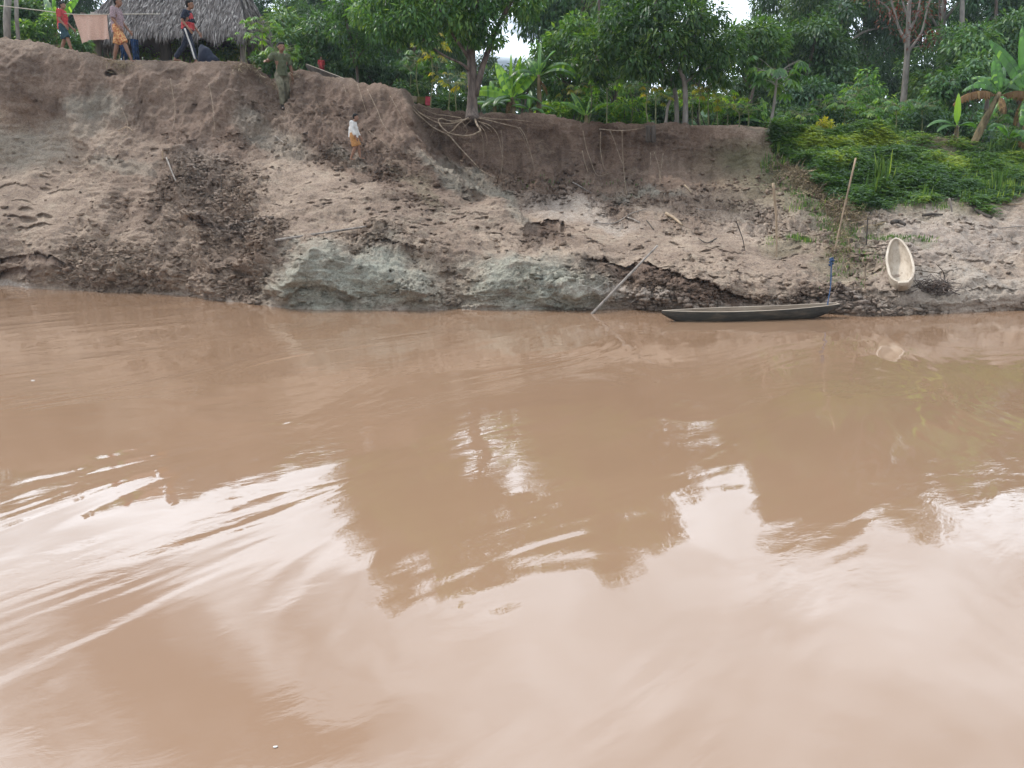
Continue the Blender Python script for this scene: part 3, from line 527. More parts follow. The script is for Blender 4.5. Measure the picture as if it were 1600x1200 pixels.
# (px of trunk, depth, height above the plateau, kind, label)
FT = [(20,34,7.0,1,'bushy green tree behind the washing line at the left edge'),(110,38,8.2,0,'dark tree rising behind the left end of the thatched hut'),(215,42,9.5,3,'broad tree behind the middle of the thatched roof'),(330,37,6.8,1,'green tree just behind the right end of the thatched roof'),
 (410,44,8.0,0,'tall dark tree above the man in the green shirt'),(470,34,5.0,3,'bushy tree right of the hut, over the red-shirted child'),(590,40,12.5,1,'tall green tree between the hut and the rooted tree'),(560,29,6.2,0,'dark leafy tree behind the top of the earth ridge'),(625,36,14,3,'spreading tree left of the tree with bare roots'),
 (640,47,16,2,'tallest dark tree left of the tree with bare roots'),(668,40,14.2,0,'dark tree directly behind the tree with bare roots'),(918,37,12.0,1,'tall tree behind the second banana plant'),(940,46,16.5,4,'slender pale tall tree between banana and twin-trunk tree'),(960,36,12.8,3,'broad tree behind the twin-trunk bank tree'),
 (985,42,14.5,0,'tall dark tree over the middle of the bank'),(1100,34,4.6,1,'lower green tree below the bright sky gap'),(1262,40,10.5,3,'leafy tree right of the bright sky gap'),(1295,48,16,0,'tall dark tree between the sky gap and the bare tree'),(1290,36,11.2,2,'slim pale-trunked tree left of the bare tree'),
 (1350,44,16,0,'dark tree just left of the pale bare tree'),(1400,50,11,1,'green tree far behind the pale bare tree'),(1470,40,12.8,2,'slim pale-trunked tree right of the bare tree'),(1540,46,13,0,'dark crowned tree over the brown-leaved banana'),(1590,38,9.6,4,'pale-trunked tree near the right edge'),
 (1650,34,8,1,'low dark tree off the right edge of the frame'),(-60,36,8,0,'dark tree off the left edge beyond the line posts'),(-150,40,9,3,'broad tree well off the left edge'),(1750,42,11,0,'tall tree well off the right edge'),(1000,50,17,2,'slim far tree showing over the twin-trunk tree'),(722,52,11,4,'pale slim tree far behind the sky gap by the banana'),(500,50,10.5,0,'slim far tree rising over the hut-side bushes'),(1130,54,5.5,1,'far low tree under the bright sky gap')]
used = set(); PH = [11, 10, 12, 9, 13]
for k, (px, Y, h, kd, lab) in enumerate(FT):
    o = copy_tree(protos[kd]) if kd in used else protos[kd]; used.add(kd)
    p = at(px, 100, Y); p[2] = gz(p[0], Y) - .1; s = h / PH[kd]; w = min(s, 1.1) * (.62 + .07 * (k % 4))
    o.location = p; o.scale = (w, w, s); o.rotation_euler = (0, 0, k * 1.7); tagp(o, lab or 'dark forest tree just outside the picture side', 'tree', 'forest trees behind the river bank')
# far wood read as one mass
f = TB(); n = 52000
x = rng.uniform(-75, 75, n); y = 58 + 10 * rng.random(n); hh = 6.5 + 2.2 * vnoise(np.stack([x / 6, x * 0, x * 0], -1)) + 1.5 * vnoise(np.stack([x / 2, x * 0, x * 0 + 3], -1)); hh = np.where((x < -3), hh + 3, hh); hh = np.where((x > 12), hh - .5, hh); hh = hh - 3.5 * np.exp(-((x + .3) / .9) ** 2) - 4 * np.exp(-((x - 16.3) / 2.) ** 2)
z = 3.2 + hh * rng.random(n) ** .7
f.leaves(np.stack([x, y, z], -1), rdir(n) + [0, -.3, -.5], rdir(n) * .6 + [0, -.6, .8], .75, .45, .1)
x = rng.uniform(-75, 75, 9000); f.leaves(np.stack([x, 62 + 3 * rng.random(9000), 3 + 6 * rng.random(9000)], -1), rdir(9000), rdir(9000) * .4 + [0, -1, .3], 1.6, 1.2, .1)
tagp(f.build('forest', M['forest_dark'], None, False), 'dark far wood closing the view behind the trees', 'forest', kind='stuff')
# pale bare tree with reddish leaves
root = empty('bare_tree', (0, 0, 0), 'tall pale tree with bare branches and sparse reddish leaves', 'tree')
t = TB(); Yb = 30
def br(pts, r, Y=Yb): t.tube(curve([V(*p, Y) for p in pts], 14), r, 6, .05)
p0 = V(1412, 160, Yb); p0.z = gz(p0.x, Yb) - .1
t.tube(curve([p0, V(1415, 120, Yb), V(1418, 60, Yb), V(1420, 20, Yb), V(1424, -60, Yb), V(1418, -160, Yb)], 20), [.13, .11, .08, .06, .03], 8, .05)
tips = []
for pts, r in [([(1418, 70), (1405, 45), (1398, 20), (1385, -25), (1370, -70)], [.06, .03, .015]), ([(1419, 50), (1432, 25), (1440, -10), (1452, -70)], [.06, .03, .015]), ([(1420, 80), (1440, 50), (1450, 10), (1470, -50)], [.05, .03, .012]), ([(1419, 30), (1410, 0), (1400, -60)], [.04, .02]), ([(1422, -30), (1440, -70), (1450, -130)], [.04, .02]), ([(1398, 30), (1385, 10), (1365, -5), (1350, -30)], [.03, .01]), ([(1434, 20), (1448, 10), (1462, -10)], [.02, .01]), ([(1420, 75), (1445, 72), (1465, 76)], [.02, .01])]:
    br(pts, r); tips += pts[1:]
t.build('trunk', M['bark_pale'], root)
f = TB(); crown_mesh(f, [(*V(px + rng.normal() * 9, py + rng.normal() * 8, Yb + rng.normal() * .6), .38) for px, py in tips for q in range(2)], 12, .15, .38, .4)
f.build('crown', M['red'], root)
# pale slim trunks right side
for px, py0, py1, Y, r, lab in [(1497, 150, -60, 33, .12, 'reddish pale bare trunk right of the bare tree'), (1550, 120, -60, 34, .085, 'thin grey trunk above the brown-leaved banana'), (1462, 150, -30, 36, .07, 'very thin dark trunk between the pale trunks'), (930, 160, -40, 30, .07, 'straight grey trunk behind the yellow-green saplings')]:
    root = empty('slim_tree', (0, 0, 0), lab, 'tree'); t = TB(); a = V(px, py0, Y); a.z = gz(a.x, Y) - .1
    t.tube(curve([a, V(px + 4, (py0 + py1) / 2 + 20, Y), V(px + 6, py1 + 40, Y), V(px + 2, py1 - 60, Y)], 14), [r, r * .7, r * .4], 7, .06)
    e = V(px + 2, py1 - 60, Y); cl = [(e.x + rng.normal() * .8, e.y + rng.normal() * .8, e.z + rng.normal() * .5, .7) for q in range(7)]
    for c in cl: t.tube([e - Vector((0, 0, .8)), Vector(c[:3])], [.03, .01], 5)
    t.build('trunk', M['bark_pale'] if r > .1 else M['bark'], root); f = TB(); crown_mesh(f, cl, 160, .2, .7); f.build('crown', M['forest'], root)
# the tree with the washed-out roots
Yr = 19.25
root = empty('rooted_tree', V(740, 178, Yr), 'tree on the bank edge with long bare roots hanging down the wall', 'tree'); inv = -root.location
def rel(P): return [Vector(p) + inv for p in P]
t = TB()
def rb(pts, r, n=14, sides=8): t.tube(curve(rel([V(p[0], p[1], Yr + (p[2] if len(p) > 2 else 0)) for p in pts]), n), (np.array(r) * .68 if sides == 6 else r), sides, .05)
rb([(739, 190, -.15), (738, 172, 0), (738, 150), (738, 120), (736, 80), (738, 30), (741, -30), (738, -90)], [.19, .125, .115, .105, .095, .07, .03], 24, 10)
rb([(742, 150, 0), (750, 118, -.05), (758, 92), (767, 68, -.1), (778, 40), (800, 0, -.3), (820, -50)], [.085, .07, .06, .05, .03], 18)
rb([(735, 112, 0), (722, 100, -.2), (700, 90, -.3), (681, 78, -.5), (660, 60, -.7)], [.04, .025, .015], 14)
rb([(735, 95, 0), (722, 75, -.2), (708, 55, -.3), (690, 20, -.4), (660, -30, -.5)], [.045, .03, .02], 14)
rb([(737, 60, 0), (760, 20, .3), (790, -40, .4)], [.05, .03, .015]); rb([(737, 30, 0), (715, -10, .3), (690, -60, .3)], [.05, .03, .015]); rb([(738, 60), (745, 10, -.5), (760, -40, -.8)], [.04, .02])
t.build('trunk', M['bark'], root)
cl = []
for (px, py, dy, r) in [(600,40,-.6,.45),(640,30,-.7,.5),(665,55,-.6,.35),(690,20,-.4,.55),(720,35,-.5,.4),(760,30,-.4,.45),(775,62,-.3,.25),(822,8,-.3,.4),(740,-10,-.5,.6),(640,-20,-.5,.6),(690,-40,-.4,.6),(780,-30,-.2,.6),(830,-20,-.1,.5),(600,-5,-.3,.5),(570,20,-.2,.4),
  (730,-70,0,.7),(790,-90,.2,.6),(680,-100,.2,.6),(740,-130,.1,.7),(640,-70,.3,.5),(840,-70,.3,.5),(720,55,.5,.35),(700,0,.8,.6),(780,-5,.8,.6),(745,62,-.3,.2),(620,62,-.6,.22),(770,-150,.1,.6),(700,-160,.2,.6)]:
    cl.append((*(V(px, py, Yr + dy) + inv), r))
f = TB(); crown_mesh(f, cl, 480, .15, .5, .8, .36); f.build('crown', M['tree'], root)
roots = [([(736,184,-.2),(722,188,-.35),(705,193,-.45),(685,192,-.5),(668,184,-.5),(655,176,-.45),(645,165,-.4)], [.035,.022,.012]),
 ([(742,186,-.25),(746,196,-.5),(751,204,-.6),(742,209,-.65),(732,212,-.7),(715,211,-.75),(699,207,-.8),(688,196,-.7),(685,188,-.6),(690,185,-.5),(705,190,-.45),(722,186,-.35)], [.04,.028,.025,.022,.016]),
 ([(612,153,-.75),(630,160,-1.0),(645,172,-.95),(660,185,-.85),(675,198,-.8),(690,206,-.8),(702,212,-.9),(715,227,-1.0),(730,243,-1.15),(748,262,-1.5)], [.026,.02,.02,.014]),
 ([(733,183,-.25),(716,194,-.6),(708,203,-.7),(700,208,-.8)], [.018,.01]), ([(720,184,-.3),(700,181,-.45),(680,178,-.45),(662,170,-.4)], [.016,.009]), ([(716,190,-.4),(700,188,-.45),(680,185,-.5),(660,178,-.45),(648,170,-.4)], [.012,.008]), ([(710,197,-.5),(690,196,-.55),(665,195,-.5)], [.01,.006]),
 ([(744,184,-.2),(760,187,-.3),(780,192,-.35),(800,197,-.35),(812,200,-.3)], [.03,.018,.01]), ([(744,182,-.15),(775,186,-.2),(800,187,-.2),(830,190,-.2)], [.018,.012,.008]),
 ([(748,190,-.35),(765,196,-.5),(775,206,-.5),(780,218,-.5),(784,240,-.5),(785,262,-.6)], [.018,.012,.007]), ([(750,196,-.4),(757,205,-.5),(761,218,-.5),(760,228,-.5)], [.012,.006]), ([(751,204,-.5),(754,215,-.5),(756,232,-.5),(755,248,-.5)], [.010,.005]), ([(752,192,-.4),(766,203,-.5),(768,207,-.5)], [.01,.005]),
 ([(734,212,-.7),(738,225,-.6),(739,240,-.6)], [.009,.005]), ([(807,198,-.3),(815,208,-.35),(822,225,-.4),(830,245,-.4),(836,266,-.5)], [.009,.007,.005]), ([(722,190,-.3),(730,204,-.5),(722,215,-.4)], [.008,.005]),([(681,196,-.6),(676,206,-.6),(672,214,-.6)],[.008,.005]),([(736,188,-.3),(724,200,-.4),(731,206,-.4)],[.008,.004])]
for pts, r in roots:
    t = TB(); rb([(a, b, c) for a, b, c in pts], r, 26, 6); t.build('root', M['root'], root)
# twin trunk tree on the bank
Yt = 20.6
root = empty('twin_trunk_tree', V(1070, 192, Yt), 'leafy tree with two thin crooked trunks in the middle of the bank top', 'tree'); inv = -root.location; t = TB()
def rb2(pts, r): t.tube(curve(rel([V(p[0], p[1], Yt + (p[2] if len(p) > 2 else 0)) for p in pts]), 14), r, 8, .05)
rb2([(1070,200),(1071,160),(1069,125),(1058,100),(1045,70),(1030,40),(1020,-20)], [.075,.06,.05,.03]); rb2([(1058,200,.4),(1056,150,.4),(1050,128,.4),(1040,108,.2),(1025,80),(1000,50)], [.06,.05,.03]); rb2([(1070,130),(1085,118,-.2),(1100,110,-.3),(1120,100,-.3)], [.03,.015]); rb2([(1062,105),(1080,70),(1095,30),(1100,-30)], [.04,.02]); rb2([(1040,194,.3),(1044,165,.3),(1052,150,.35)], [.04,.03])
t.build('trunk', M['bark_pale'], root); cl = []
for (px, py, dy, r) in [(930,95,-.2,.45),(960,70,-.3,.5),(990,95,-.4,.5),(1020,105,-.3,.42),(1000,45,-.3,.55),(1040,60,-.5,.6),(1070,85,-.4,.45),(1095,60,-.3,.5),(1120,90,-.2,.45),(1140,65,-.1,.45),(1075,30,-.4,.6),(1030,15,-.4,.55),(960,35,-.1,.5),(915,70,0,.4),(1110,25,0,.5),(1100,110,-.2,.35),(1130,120,0,.3),(985,5,.2,.5),(1060,-15,.2,.6),(1025,-40,.3,.6),(1080,-60,.3,.5),(940,115,.2,.3),(1010,75,.7,.6),(1075,60,.8,.7),(1045,120,.3,.3),(900,100,.2,.3)]:
    cl.append((*(V(px, py, Yt + dy) + inv), r))
f = TB(); crown_mesh(f, cl, 430, .16, .5, .7, .36); f.build('crown', M['tree'], root)
# leafy bank trees, nearer than the forest
def bank_tree(px, pyb, Y, blobs, lab, mat, leaf=.16, per=380, r=.05):
    b = V(px, pyb, Y); b.z = min(b.z, gz(b.x, Y)) if Y > 20.5 else b.z
    root = empty('bank_tree', b, lab, 'tree', 'small leafy trees along the bank top'); t = TB(); f = TB(); cl = []
    cs = [V(a, c, Y + d) - b for a, c, d, _ in blobs]; top_ = max(cs, key=lambda v: v.z)
    t.tube(curve([Vector((0, 0, -.1)), top_ * .45 + Vector((.1, 0, 0)), top_], 10), [r, r * .7, r * .3], 7, .06)
    for c_, bl in zip(cs, blobs):
        t.tube(curve([top_ * .4, (top_ * .4).lerp(c_, .55) + Vector((0, 0, .1)), c_], 8), [r * .4, r * .15], 5); cl.append((*c_, bl[3]))
    t.build('trunk', M['bark'], root); crown_mesh(f, cl, per, leaf, .5, .6, .38); f.build('crown', M[mat], root); return root
bank_tree(1160,200,23,[(1150,60,0,.6),(1185,55,-.2,.6),(1205,80,-.2,.5),(1160,90,-.3,.5),(1130,85,0,.4),(1190,40,.3,.4),(1215,60,.2,.4),(1150,48,.2,.35)],'rounded glossy tree right of the twin-trunk tree','tree',.17)
bank_tree(1155,200,25,[(1150,130,0,.5),(1180,120,0,.5),(1130,150,-.2,.4),(1200,140,.2,.4)],'low dark tree under the rounded glossy tree','forest')
bank_tree(870,185,22.5,[(850,90,0,.5),(885,60,0,.6),(910,110,0,.5),(870,130,.2,.5),(850,75,.3,.35),(905,40,.2,.5),(930,140,.2,.4),(880,160,0,.4),(835,110,.4,.4)],'dense dark tree behind the tall banana plant','tree',.17)
bank_tree(470,112,24,[(455,60,0,.5),(500,45,0,.6),(530,70,.2,.6),(480,90,0,.5),(540,30,.4,.6),(500,105,0,.4),(560,95,.2,.5),(440,30,.5,.5)],'vine-draped grey-green tree right of the man','forest',.17)
bank_tree(580,125,25,[(575,60,0,.6),(600,90,.2,.5),(560,110,0,.5),(610,40,.3,.6),(630,100,0,.5)],'dark vine-covered tree behind the ridge top','forest_dark',.18)
bank_tree(1490,200,24,[(1480,130,0,.5),(1510,120,0,.5),(1530,100,.3,.5),(1460,150,0,.4),(1500,165,0,.4)],'leafy tree behind the brown-leaved banana','forest',.18)
bank_tree(1245,205,26,[(1230,150,0,.6),(1270,140,0,.6),(1300,155,.2,.6),(1250,180,-.2,.4),(1290,185,-.2,.5)],'dark bushy tree behind the tall papaya','forest_dark',.18)
bank_tree(1345,200,25,[(1330,150,0,.4),(1360,140,0,.45),(1380,160,0,.4),(1355,115,.3,.3)],'round bushy tree with yellow tips left of the bare tree','tree',.16,260)
for px_, y_, lab in [(1225,100,'mid-height leafy tree between the papaya and the slim trunk'),(1315,110,'mid-height tree with thick foliage left of the bare tree'),(1462,140,'low dense tree right of the bare tree'),(1530,75,'mid-height tree above the leaning banana'),(1590,60,'mid-height tree behind the large banana'),(1270,70,'tall narrow leafy tree behind the green slope')]:
    bank_tree(px_, 205, 29 + (px_ % 5), [(px_ + rng.normal() * 28, y_ + rng.normal() * 26, rng.normal() * .6, rng.uniform(.55, .9)) for q in range(9)], lab, 'forest', .2, 260)
bank_tree(800,180,27,[(780,130,0,.5),(810,125,0,.55),(830,115,0,.5),(760,120,0,.4),(795,150,0,.5)],'low dark tree behind the bright banana plant','forest',.18)
bank_tree(560,125,23,[(540,50,0,.5),(565,20,0,.55),(590,60,0,.5),(560,85,0,.4),(535,5,0,.5)],'leafy tree filling the space left of the rooted tree','tree',.16)
# ------------------------------------------------------------------ bananas
def blade(tbx, base, dirn, length, width, arch, tear=0.0, twist=0.0, tint=.5, n=18, fold=.2):
    """one banana leaf: arching midrib with two half blades, optionally torn into strips"""
    d = Vector(dirn).normalized(); p = Vector(base); mid = []; dd = d.copy()
    for k in range(n + 1):
        mid.append(p.copy()); dd = (dd + Vector((0, 0, -arch / n)) * (0.5 + 1.2 * k / n)).normalized(); p = p + dd * (length / n)
    mid = np.array([list(v) for v in mid]); tg_ = np.gradient(mid, axis=0); tg_ /= np.linalg.norm(tg_, axis=1)[:, None]
    side = np.cross(tg_, [0, 0, 1.0]); ls = np.linalg.norm(side, axis=1)[:, None]; h0 = np.cross([d.x + 1e-3, d.y, 0], [0, 0, 1.0]); h0 /= np.linalg.norm(h0) + 1e-9
    side = np.where(ls > .2, side / (ls + 1e-9), h0); side[:] = side.mean(0) / np.linalg.norm(side.mean(0))
    ct, st_ = math.cos(twist), math.sin(twist); upv = np.cross(side, tg_); side = side * ct + upv * st_; upv = np.cross(side, tg_)
    u = np.linspace(0, 1, n + 1); w = width / 2 * np.clip(np.sin(np.pi * np.clip((u - .14) / .86, 0, 1) ** .75), 0, 1) ** .6; w[u < .14] = .012
    tbx.tube(mid, [.018, .012, .004], 5, 0, min(1, tint + .3))
    for sg in (-1, 1):
        a = mid; drop = fold * w[:, None] * 1.0 + (tear * w[:, None] * .9)
        b = mid + sg * side * w[:, None] * .55 + upv * (fold * w[:, None]); c = mid + sg * side * w[:, None] * (1 - .25 * tear) - np.array([0, 0, 1]) * drop * .8
        if tear > 0:
            for k in range(2, n):
                g_ = .12 * tear * rng.random(); q = np.stack([[a[k], b[k], c[k] + [0, 0, -.1 * tear * rng.random()]], [a[k + 1], b[k + 1] * (1 - g_) + b[k] * g_, c[k + 1] * (1 - 2 * g_) + c[k] * 2 * g_]])
                tbx.grid(q, tint=np.clip(tint + .25 * rng.normal(), 0, 1))
        else:
            wv = 1 + .05 * np.sin(u * 40)[:, None]; tbx.grid(np.stack([a, a + (b - a) * wv, a + (c - a) * wv], 1), tint=np.stack([u * 0 + tint + .1, u * 0 + tint, u * 0 + tint - .05], 1))
def banana(px, py, Y, stem_h, stem_r, leaves, lab, lean=(0, 0), dry=(), clumps=True):
    b = V(px, py, Y); root = empty('banana_plant', b, lab, 'banana plant'); t = TB(); tp = Vector((lean[0], lean[1], stem_h))
    t.tube(curve([Vector((0, 0, -.15)), tp * .5 + Vector((.02, 0, 0)), tp], 12), [stem_r * 1.15, stem_r, stem_r * .6], 9, .08); t.build('stem', M['bstem'], root)
    for (az, el, ln, wd, arch, tear, tw, ti) in leaves:
        az, el = math.radians(az), math.radians(el); f = TB(); d = (math.cos(az) * math.cos(el), math.sin(az) * math.cos(el), math.sin(el))
        blade(f, tp + Vector((0, 0, -.05)), d, ln, wd, arch, tear, tw, ti); f.build('leaf', M['banana'], root)
    for (az, el, ln, wd, arch) in dry:
        az, el = math.radians(az), math.radians(el); f = TB(); d = (math.cos(az) * math.cos(el), math.sin(az) * math.cos(el), math.sin(el))
        blade(f, tp + Vector((0, 0, -.1)), d, ln, wd, arch, .9, 0, .5); tagp(f.build('leaf', M['banana_dry'], root), 'dry brown hanging leaf')
    return root
banana(800,180,20.3,.42,.07,[(185,35,1.1,.36,1.2,.1,.9,.75),(130,62,1.15,.34,.5,.08,1.4,.8),(95,78,1.2,.36,.2,0,1.5,.85),(60,70,1.2,.36,.3,.1,1.5,.8),(10,58,1.25,.36,.7,.12,-.9,.75),(200,15,.9,.3,1.3,0,.3,.45),(-20,20,.9,.3,1.3,0,.1,.4),(230,20,.8,.28,1.6,0,0,.4)],'bright green banana plant with broad upright leaves beside the rooted tree',dry=[(250,-10,.5,.2,1.5)])
banana(772,178,20.6,.25,.05,[(180,25,.8,.28,1.4,0,0,.35),(30,35,.8,.28,1.2,0,0,.4),(110,70,.7,.25,.5,0,1,.6),(-60,20,.6,.22,1.2,0,0,.35)],'low grey-green banana sucker against the rooted trunk')
banana(828,182,20.4,.2,.05,[(200,30,.7,.25,1.3,0,0,.4),(0,30,.75,.26,1.5,0,0,.4),(90,65,.6,.24,.5,0,1,.5),(-50,15,.6,.22,1.2,0,0,.45)],'low banana sucker between the two banana plants')
banana(841,184,20.2,1.0,.065,[(10,48,1.15,.26,1.9,.25,.3,.5),(-15,30,1.1,.24,1.5,.3,.2,.35),(170,40,.9,.24,1.9,.3,.2,.35),(195,25,.8,.22,2.0,.3,0,.4),(80,75,.9,.22,.6,0,1,.6),(120,60,.8,.24,1.2,.2,.6,.4),(40,65,.9,.22,1.0,0,.5,.5)],'taller banana plant with drooping leaves and a bare brown stem',dry=[(330,-40,.45,.16,1)])
banana(1492,220,20.8,.38,.055,[(95,84,.85,.26,.1,0,1.5,.95),(50,72,.6,.22,.5,0,1.2,.8),(178,38,.85,.2,1.6,0,.3,.45),(200,20,.7,.18,1.3,0,.2,.4),(5,35,.6,.18,1.5,0,.3,.4)],'small banana sapling with one upright yellow-green leaf')
banana(1518,224,21.0,1.25,.09,[(15,48,1.3,.3,.7,.4,.5,.35),(165,45,1.0,.28,1.7,.5,.2,.25),(100,75,1.1,.3,.6,.35,1,.25),(60,62,1.1,.3,1.0,.45,.8,.2),(140,60,.9,.28,1.4,.3,.3,.4)],'leaning banana plant with brown ragged leaves on both sides',(.55,0),[(178,22,1.25,.34,1.3),(3,25,1.15,.34,1.5),(260,-30,.6,.25,1),(300,-50,.5,.25,1)])
banana(1600,240,22.5,1.6,.1,[(150,62,1.9,.42,.6,.5,.8,.3),(100,75,2.0,.44,.3,.4,1.3,.3),(40,65,1.8,.42,.5,.4,.8,.3),(190,20,1.5,.4,2.2,.5,.1,.4),(235,-20,1.3,.36,1.2,.5,0,.35),(170,40,1.6,.4,1.2,.3,.5,.45),(-30,30,1.5,.4,1.4,.3,.3,.4)],'large banana plant cut by the right edge of the picture',(-.1,0),[(215,-35,1.0,.3,1.0)])
banana(1572,246,21.2,.5,.06,[(270,50,.9,.24,2.6,.3,0,.45),(200,60,1.0,.25,2.2,.3,.2,.4),(320,45,.8,.24,2.0,.2,.2,.5)],'drooping banana plant in front of the large one',dry=[(300,10,.7,.22,2)])
banana(90,80,24.5,.7,.08,[(130,55,1.5,.3,.5,.1,1.2,.4),(40,60,1.2,.3,.6,.2,1,.3),(175,35,1.3,.3,1.2,.3,.5,.3),(90,80,1.2,.3,.3,.1,1.4,.35),(240,30,1.1,.3,1.3,.2,.2,.4)],'banana plant behind the boy in the red shirt')
banana(915,192,21.2,.2,.05,[(130,60,.9,.2,.7,.3,.5,.7),(170,50,.8,.2,1,.3,.5,.6),(15,45,.8,.2,.8,.3,.4,.8),(60,65,.7,.2,.5,.2,.7,.6)],'young banana plant with light green leaves low in the middle')
banana(1195,208,22,.3,.05,[(170,30,.9,.2,1.2,.3,.3,.5),(15,35,.9,.22,1.2,.3,.3,.5),(100,70,.8,.2,.5,.2,.8,.6)],'low banana plant behind the top of the vegetated slope',dry=[(350,10,.7,.2,1)])
# ------------------------------------------------------------------ thin-stemmed plants with palmate leaves
def palmate(px, pyb, Y, pyt, n, mat, lab, lr=.17, r=.02, group='thin-stemmed cassava and papaya plants', spread=.45, name='cassava_plant', wd=.33, dx=0):
    b = V(px, pyb, Y); tp = V(px + dx, pyt, Y) - b; root = empty(name, b, lab, 'cassava plant' if name[0] == 'c' else 'papaya plant', group); t = TB(); f = TB()
    ax = curve([Vector((0, 0, -.1)), tp * .5 + Vector((rng.normal() * .04, 0, 0)), tp], 10); t.tube(ax, [r, r * .8, r * .5], 6, .04)
    for k in range(n):
        az = k * 2.4 + rng.random(); s0 = Vector(ax[-1 - int(rng.random() * 3)].tolist()); e = s0 + Vector((math.cos(az), math.sin(az), .25 + .5 * rng.random() - .5 * (k / n))) * spread * (.6 + .5 * rng.random())
        t.tube(curve([s0, s0.lerp(e, .5) + Vector((0, 0, .05)), e], 5), [.007, .004], 4)
        outd = np.array([math.cos(az), math.sin(az), 0]); m = 8; an = az + np.linspace(-2.1, 2.1, m)
        d = np.stack([np.cos(an), np.sin(an), np.full(m, -.55 - .35 * rng.random())], 1); nrm = np.broadcast_to([outd[0] * .4, outd[1] * .4, 1.0], (m, 3)) + .15 * rng.normal(size=(m, 3))
        L_ = lr * (1 - .35 * np.abs(np.linspace(-1, 1, m))) * (.8 + .4 * rng.random())
        f.leaves(np.broadcast_to(list(e), (m, 3)), d, nrm, L_, L_ * wd, .1, np.clip(rng.random() * .8 + .1 * rng.normal(size=m), 0, 1))
    t.build('stem', M['stem'] if r < .04 else M['bark_pale'], root); f.build('crown', M[mat], root); return root
PL = [(655,150,22,85,22,'tree','pale green cassava plant left of the rooted trunk, nearest the boxes'),(672,168,21.5,70,16,'yellow','cassava plant with yellowing top left of the rooted trunk'),(700,172,21.5,122,10,'yellow','short cassava with an orange-yellow leaf left of the rooted trunk'),(683,172,22.5,100,16,'tree','thin cassava close behind the rooted tree'),
 (714,176,21,128,8,'yellow','yellow-topped stick plant right beside the rooted trunk'),(640,140,23,105,18,'tree','cassava plant showing over the end of the ridge'),(410,110,22.5,38,26,'bright','bright green cassava plant at the right end of the hut'),(440,112,21.8,80,18,'bright','cassava plant with light leaves right behind the man'),(385,104,23.5,62,12,'bright','small cassava plant under the hut roof corner'),
 (920,190,21.3,118,12,'bright','yellow-green sapling with a flat top in the middle'),(948,190,21,128,14,'bright','second flat-topped yellow-green sapling, leaning'),(900,188,22,140,16,'yellow','reddish-yellow leafy bush plant right of the tall banana'),(985,194,21.6,140,14,'tree','cassava left of the stumps on the bank'),
 (1014,195,20.5,138,7,'yellow','bare stick plant with orange tuft left of the twin trunks'),(1025,195,20.4,148,5,'yellow','thin stick plant close left of the twin trunks'),(1095,198,21,140,10,'yellow','orange-topped cassava right of the twin trunks'),(1108,200,21.2,132,12,'yellow','tall orange-tipped cassava right of the twin trunks'),(1122,201,21.5,150,12,'bright','leafy cassava in the middle right of the bank top'),
 (1136,202,21,164,9,'yellow','small yellow-topped cassava near the middle right'),(1155,203,21,175,10,'tree','slanted thin cassava near the end of the bare wall'),(1168,203,21.5,168,12,'bright','bright cassava near the end of the bare wall'),(1082,198,22,150,14,'bright','green cassava directly behind the twin trunks'),
 (1290,212,22.5,160,20,'tree','dark cassava above the left part of the green slope'),(1320,212,22,162,22,'bright','bright cassava above the middle of the green slope'),(1370,212,22.3,170,26,'bright','wide cassava below the pale bare tree'),(1400,213,22,165,26,'tree','broad-leaved cassava right of the wide one'),(1440,215,22.5,165,26,'tree','cassava left of the small banana sapling'),(1480,216,24,130,30,'tree','tall leafy cassava behind the banana sapling'),(1340,212,24,135,22,'tree','taller cassava with yellow flower tips'),(1250,212,21.6,180,16,'bright','low cassava at the top corner of the green slope'),(1560,236,24,180,20,'tree','cassava between the right-hand banana plants')]
for a in PL: palmate(*a[:5], a[5], a[6], lr=.2 if a[4] > 12 else .17)
palmate(1200,208,20.2,116,30,'tree','tall papaya tree with a drooping crown at the end of the bare wall',.34,.045,None,.6,'papaya_tree',.36,14)
